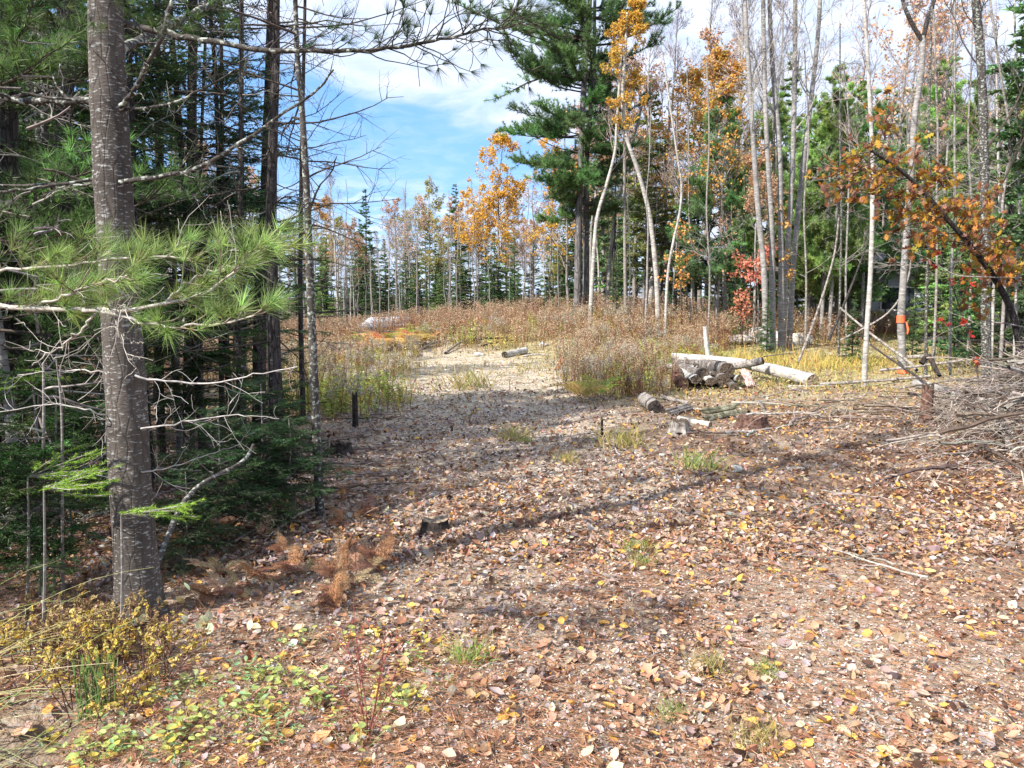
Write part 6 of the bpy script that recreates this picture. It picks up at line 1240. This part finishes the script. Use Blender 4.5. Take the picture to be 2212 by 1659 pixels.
for x_ in (xa - .06, xb): hp('corner_board', [box(x_, x_ + .12, y0 - .03, y0 + .1, gl, gl + h_)], M_TRIM)
hp('fascia', [box(xa - .4, xb + .4, y0 - .42, y0 - .36, gl + h_ - .12, gl + h_ + .1)], M_TRIM)
rv = np.array([[xa - .4, y0 - .45, gl + h_ + .05], [xb + .4, y0 - .45, gl + h_ + .05], [xb + .4, y0 + 3, gl + h_ + 1.5], [xa - .4, y0 + 3, gl + h_ + 1.5], [xb + .4, y0 + 6.4, gl + h_ + .05], [xa - .4, y0 + 6.4, gl + h_ + .05]]); hp('roof', [(rv, np.array([[0, 1, 2, 3], [3, 2, 4, 5]]), np.array(C_TW)), (rv - [0, 0, .12], np.array([[3, 2, 1, 0], [5, 4, 2, 3]]), np.array(C_TW))], M_ROOF)
for (u_, wd, z0_, z1_) in ((1935, 1.5, 1.0, 2.0), (1840, .9, 1.0, 2.1), (2085, 1.0, 1.0, 2.1), (2180, 1.4, 1.0, 2.0)):
    x_ = gx(u_, 36)[0]; fr = hp('window', [box(x_ - wd / 2 - .07, x_ + wd / 2 + .07, y0 - .05, y0 - .02, gl + z0_ - .07, gl + z0_), box(x_ - wd / 2 - .07, x_ + wd / 2 + .07, y0 - .05, y0 - .02, gl + z1_, gl + z1_ + .07), box(x_ - wd / 2 - .07, x_ - wd / 2, y0 - .05, y0 - .02, gl + z0_, gl + z1_), box(x_ + wd / 2, x_ + wd / 2 + .07, y0 - .05, y0 - .02, gl + z0_, gl + z1_)], M_TRIM)
    hp('pane', [box(x_ - wd / 2, x_ + wd / 2, y0 - .035, y0 - .025, gl + z0_, gl + z1_)], M_GLASS, fr)
sx_ = gx(798, 33); gl2 = sx_[2]; off = sx_.copy(); sh = thing('shed', 'low shed with a pale metal roof just beyond the bend of the track', 'shed', [], sx_)
X0, X1 = sx_[0] - .5, sx_[0] + 1.6; Yb = 33.0
hp('wall', [box(X0 + .1, X1 - .1, Yb, Yb + 1.8, gl2 - .2, gl2 + .42)], M_TRIM, sh)
rv = np.array([[X0 - .05, Yb - .15, gl2 + .40], [X1 + .05, Yb - .15, gl2 + .46], [X1 + .0, Yb + .9, gl2 + .86], [X0 + .35, Yb + .9, gl2 + .80], [X1 + .05, Yb + 2, gl2 + .46], [X0 - .05, Yb + 2, gl2 + .40]])
hp('roof', [(rv, np.array([[0, 1, 2, 3], [3, 2, 4, 5], [0, 3, 5, 5]])[:2], np.array(C_TW)), (rv, np.array([[0, 3, 5]]), np.array(C_TW))], M_METALROOF, sh)

PN = []
for i in range(2):
    qq = rr_(150 + i); PN.append((trunk_mesh('pine_trunk', straight(5.5, .02, .03, 7, qq), .045, .012, M_GREYBARK, 8, 16, rr=qq), make_mesh('pine_crown', pine_crown(5.5, [.9, 1.6][i], 1.5, qq, [46, 40][i], (.13, .23, .07), 20, .10, .0045, 20, up=.15, clump=.2), [M_TWIG, M_NEED])))
for u_, Y_, i_, s_, lb in ((20, 5.4, 0, 1.0, 'young white pine with soft long needles at the left edge of the woods'), (135, 7.6, 1, 1.1, 'young white pine behind the broad black trunk'), (-150, 4.9, 1, 1.0, 'young white pine beyond the left edge behind the bough'), (400, 9.6, 0, .9, 'young white pine between the greyish trunk and the furrowed one')):
    thing('pine_tree', lb, 'tree', [('trunk', PN[i_][0]), ('crown', PN[i_][1])], gx(u_, Y_), (0, 0, u_), s_)

def weed_field(P, h, stem, leafc, plume, qq, leafn=7, plumen=14):
    n = len(P); pl = grow(P, np.stack([qq.normal(0, .12, n), qq.normal(0, .12, n), np.ones(n)], 1), h * qq.uniform(.5, 1.15, n), 4, .05, .02, qq); bl = [(*tubes(pl, np.full((n, 5), .008) * np.linspace(1, .4, 5)[None], 3, cvar(stem, n, .3, .05, qq)), 0)]
    p_, T_ = along(pl, qq.uniform(.15, .9, (n, leafn))); p_ = p_.reshape(-1, 3); bl.append((*leaves(p_, spread_dirs(T_.reshape(-1, 3), qq.uniform(.7, 1.7, len(p_)), qq), .07, .028, np.repeat(pick(leafc, [1] * len(leafc), n, .2, qq), leafn, 0), qq), 1))
    p_, T_ = along(pl, qq.uniform(.8, 1, (n, plumen))); p_ = p_.reshape(-1, 3) + qq.normal(0, .05, (n * plumen, 3)); bl.append((*leaves(p_, norm(qq.normal(0, 1, p_.shape)), .05, .03, cvar(plume, len(p_), .2, .05, qq), qq), 1))
    return bl
qq = rr_(4444)
P1 = area_pts(5200, lambda x, y: 1 - np.exp(-((x - path_x(y)) / 1.4) ** 2), -13, 20, 26.5, 40, qq)
P2 = area_pts(900, lambda x, y: (x < path_x(y) - 1.6) * 1.0, -11, -3, 15, 28, qq)
P3 = area_pts(800, lambda x, y: (x > -2.3) * 1.0, -4.5, 10, 20.8, 26, qq)
stuff('weeds', make_mesh('weeds', weed_field(np.concatenate([P1, P2, P3]), .85, (.22, .12, .07), [(.34, .17, .09), (.40, .36, .13), (.50, .32, .14), (.30, .14, .08)], (.44, .32, .22), qq), [M_TWIG, M_LEAF]))

cr_ = obj('crown', PN[0][1], hero); cr_.location = (float(np.interp(3.4, Pa[:, 2], Pa[:, 0]) - ba[0]), 0.0, 3.1); cr_.scale = (.75, .75, .75)  # crown above the frame, added to break up the thick trunk's long shadow
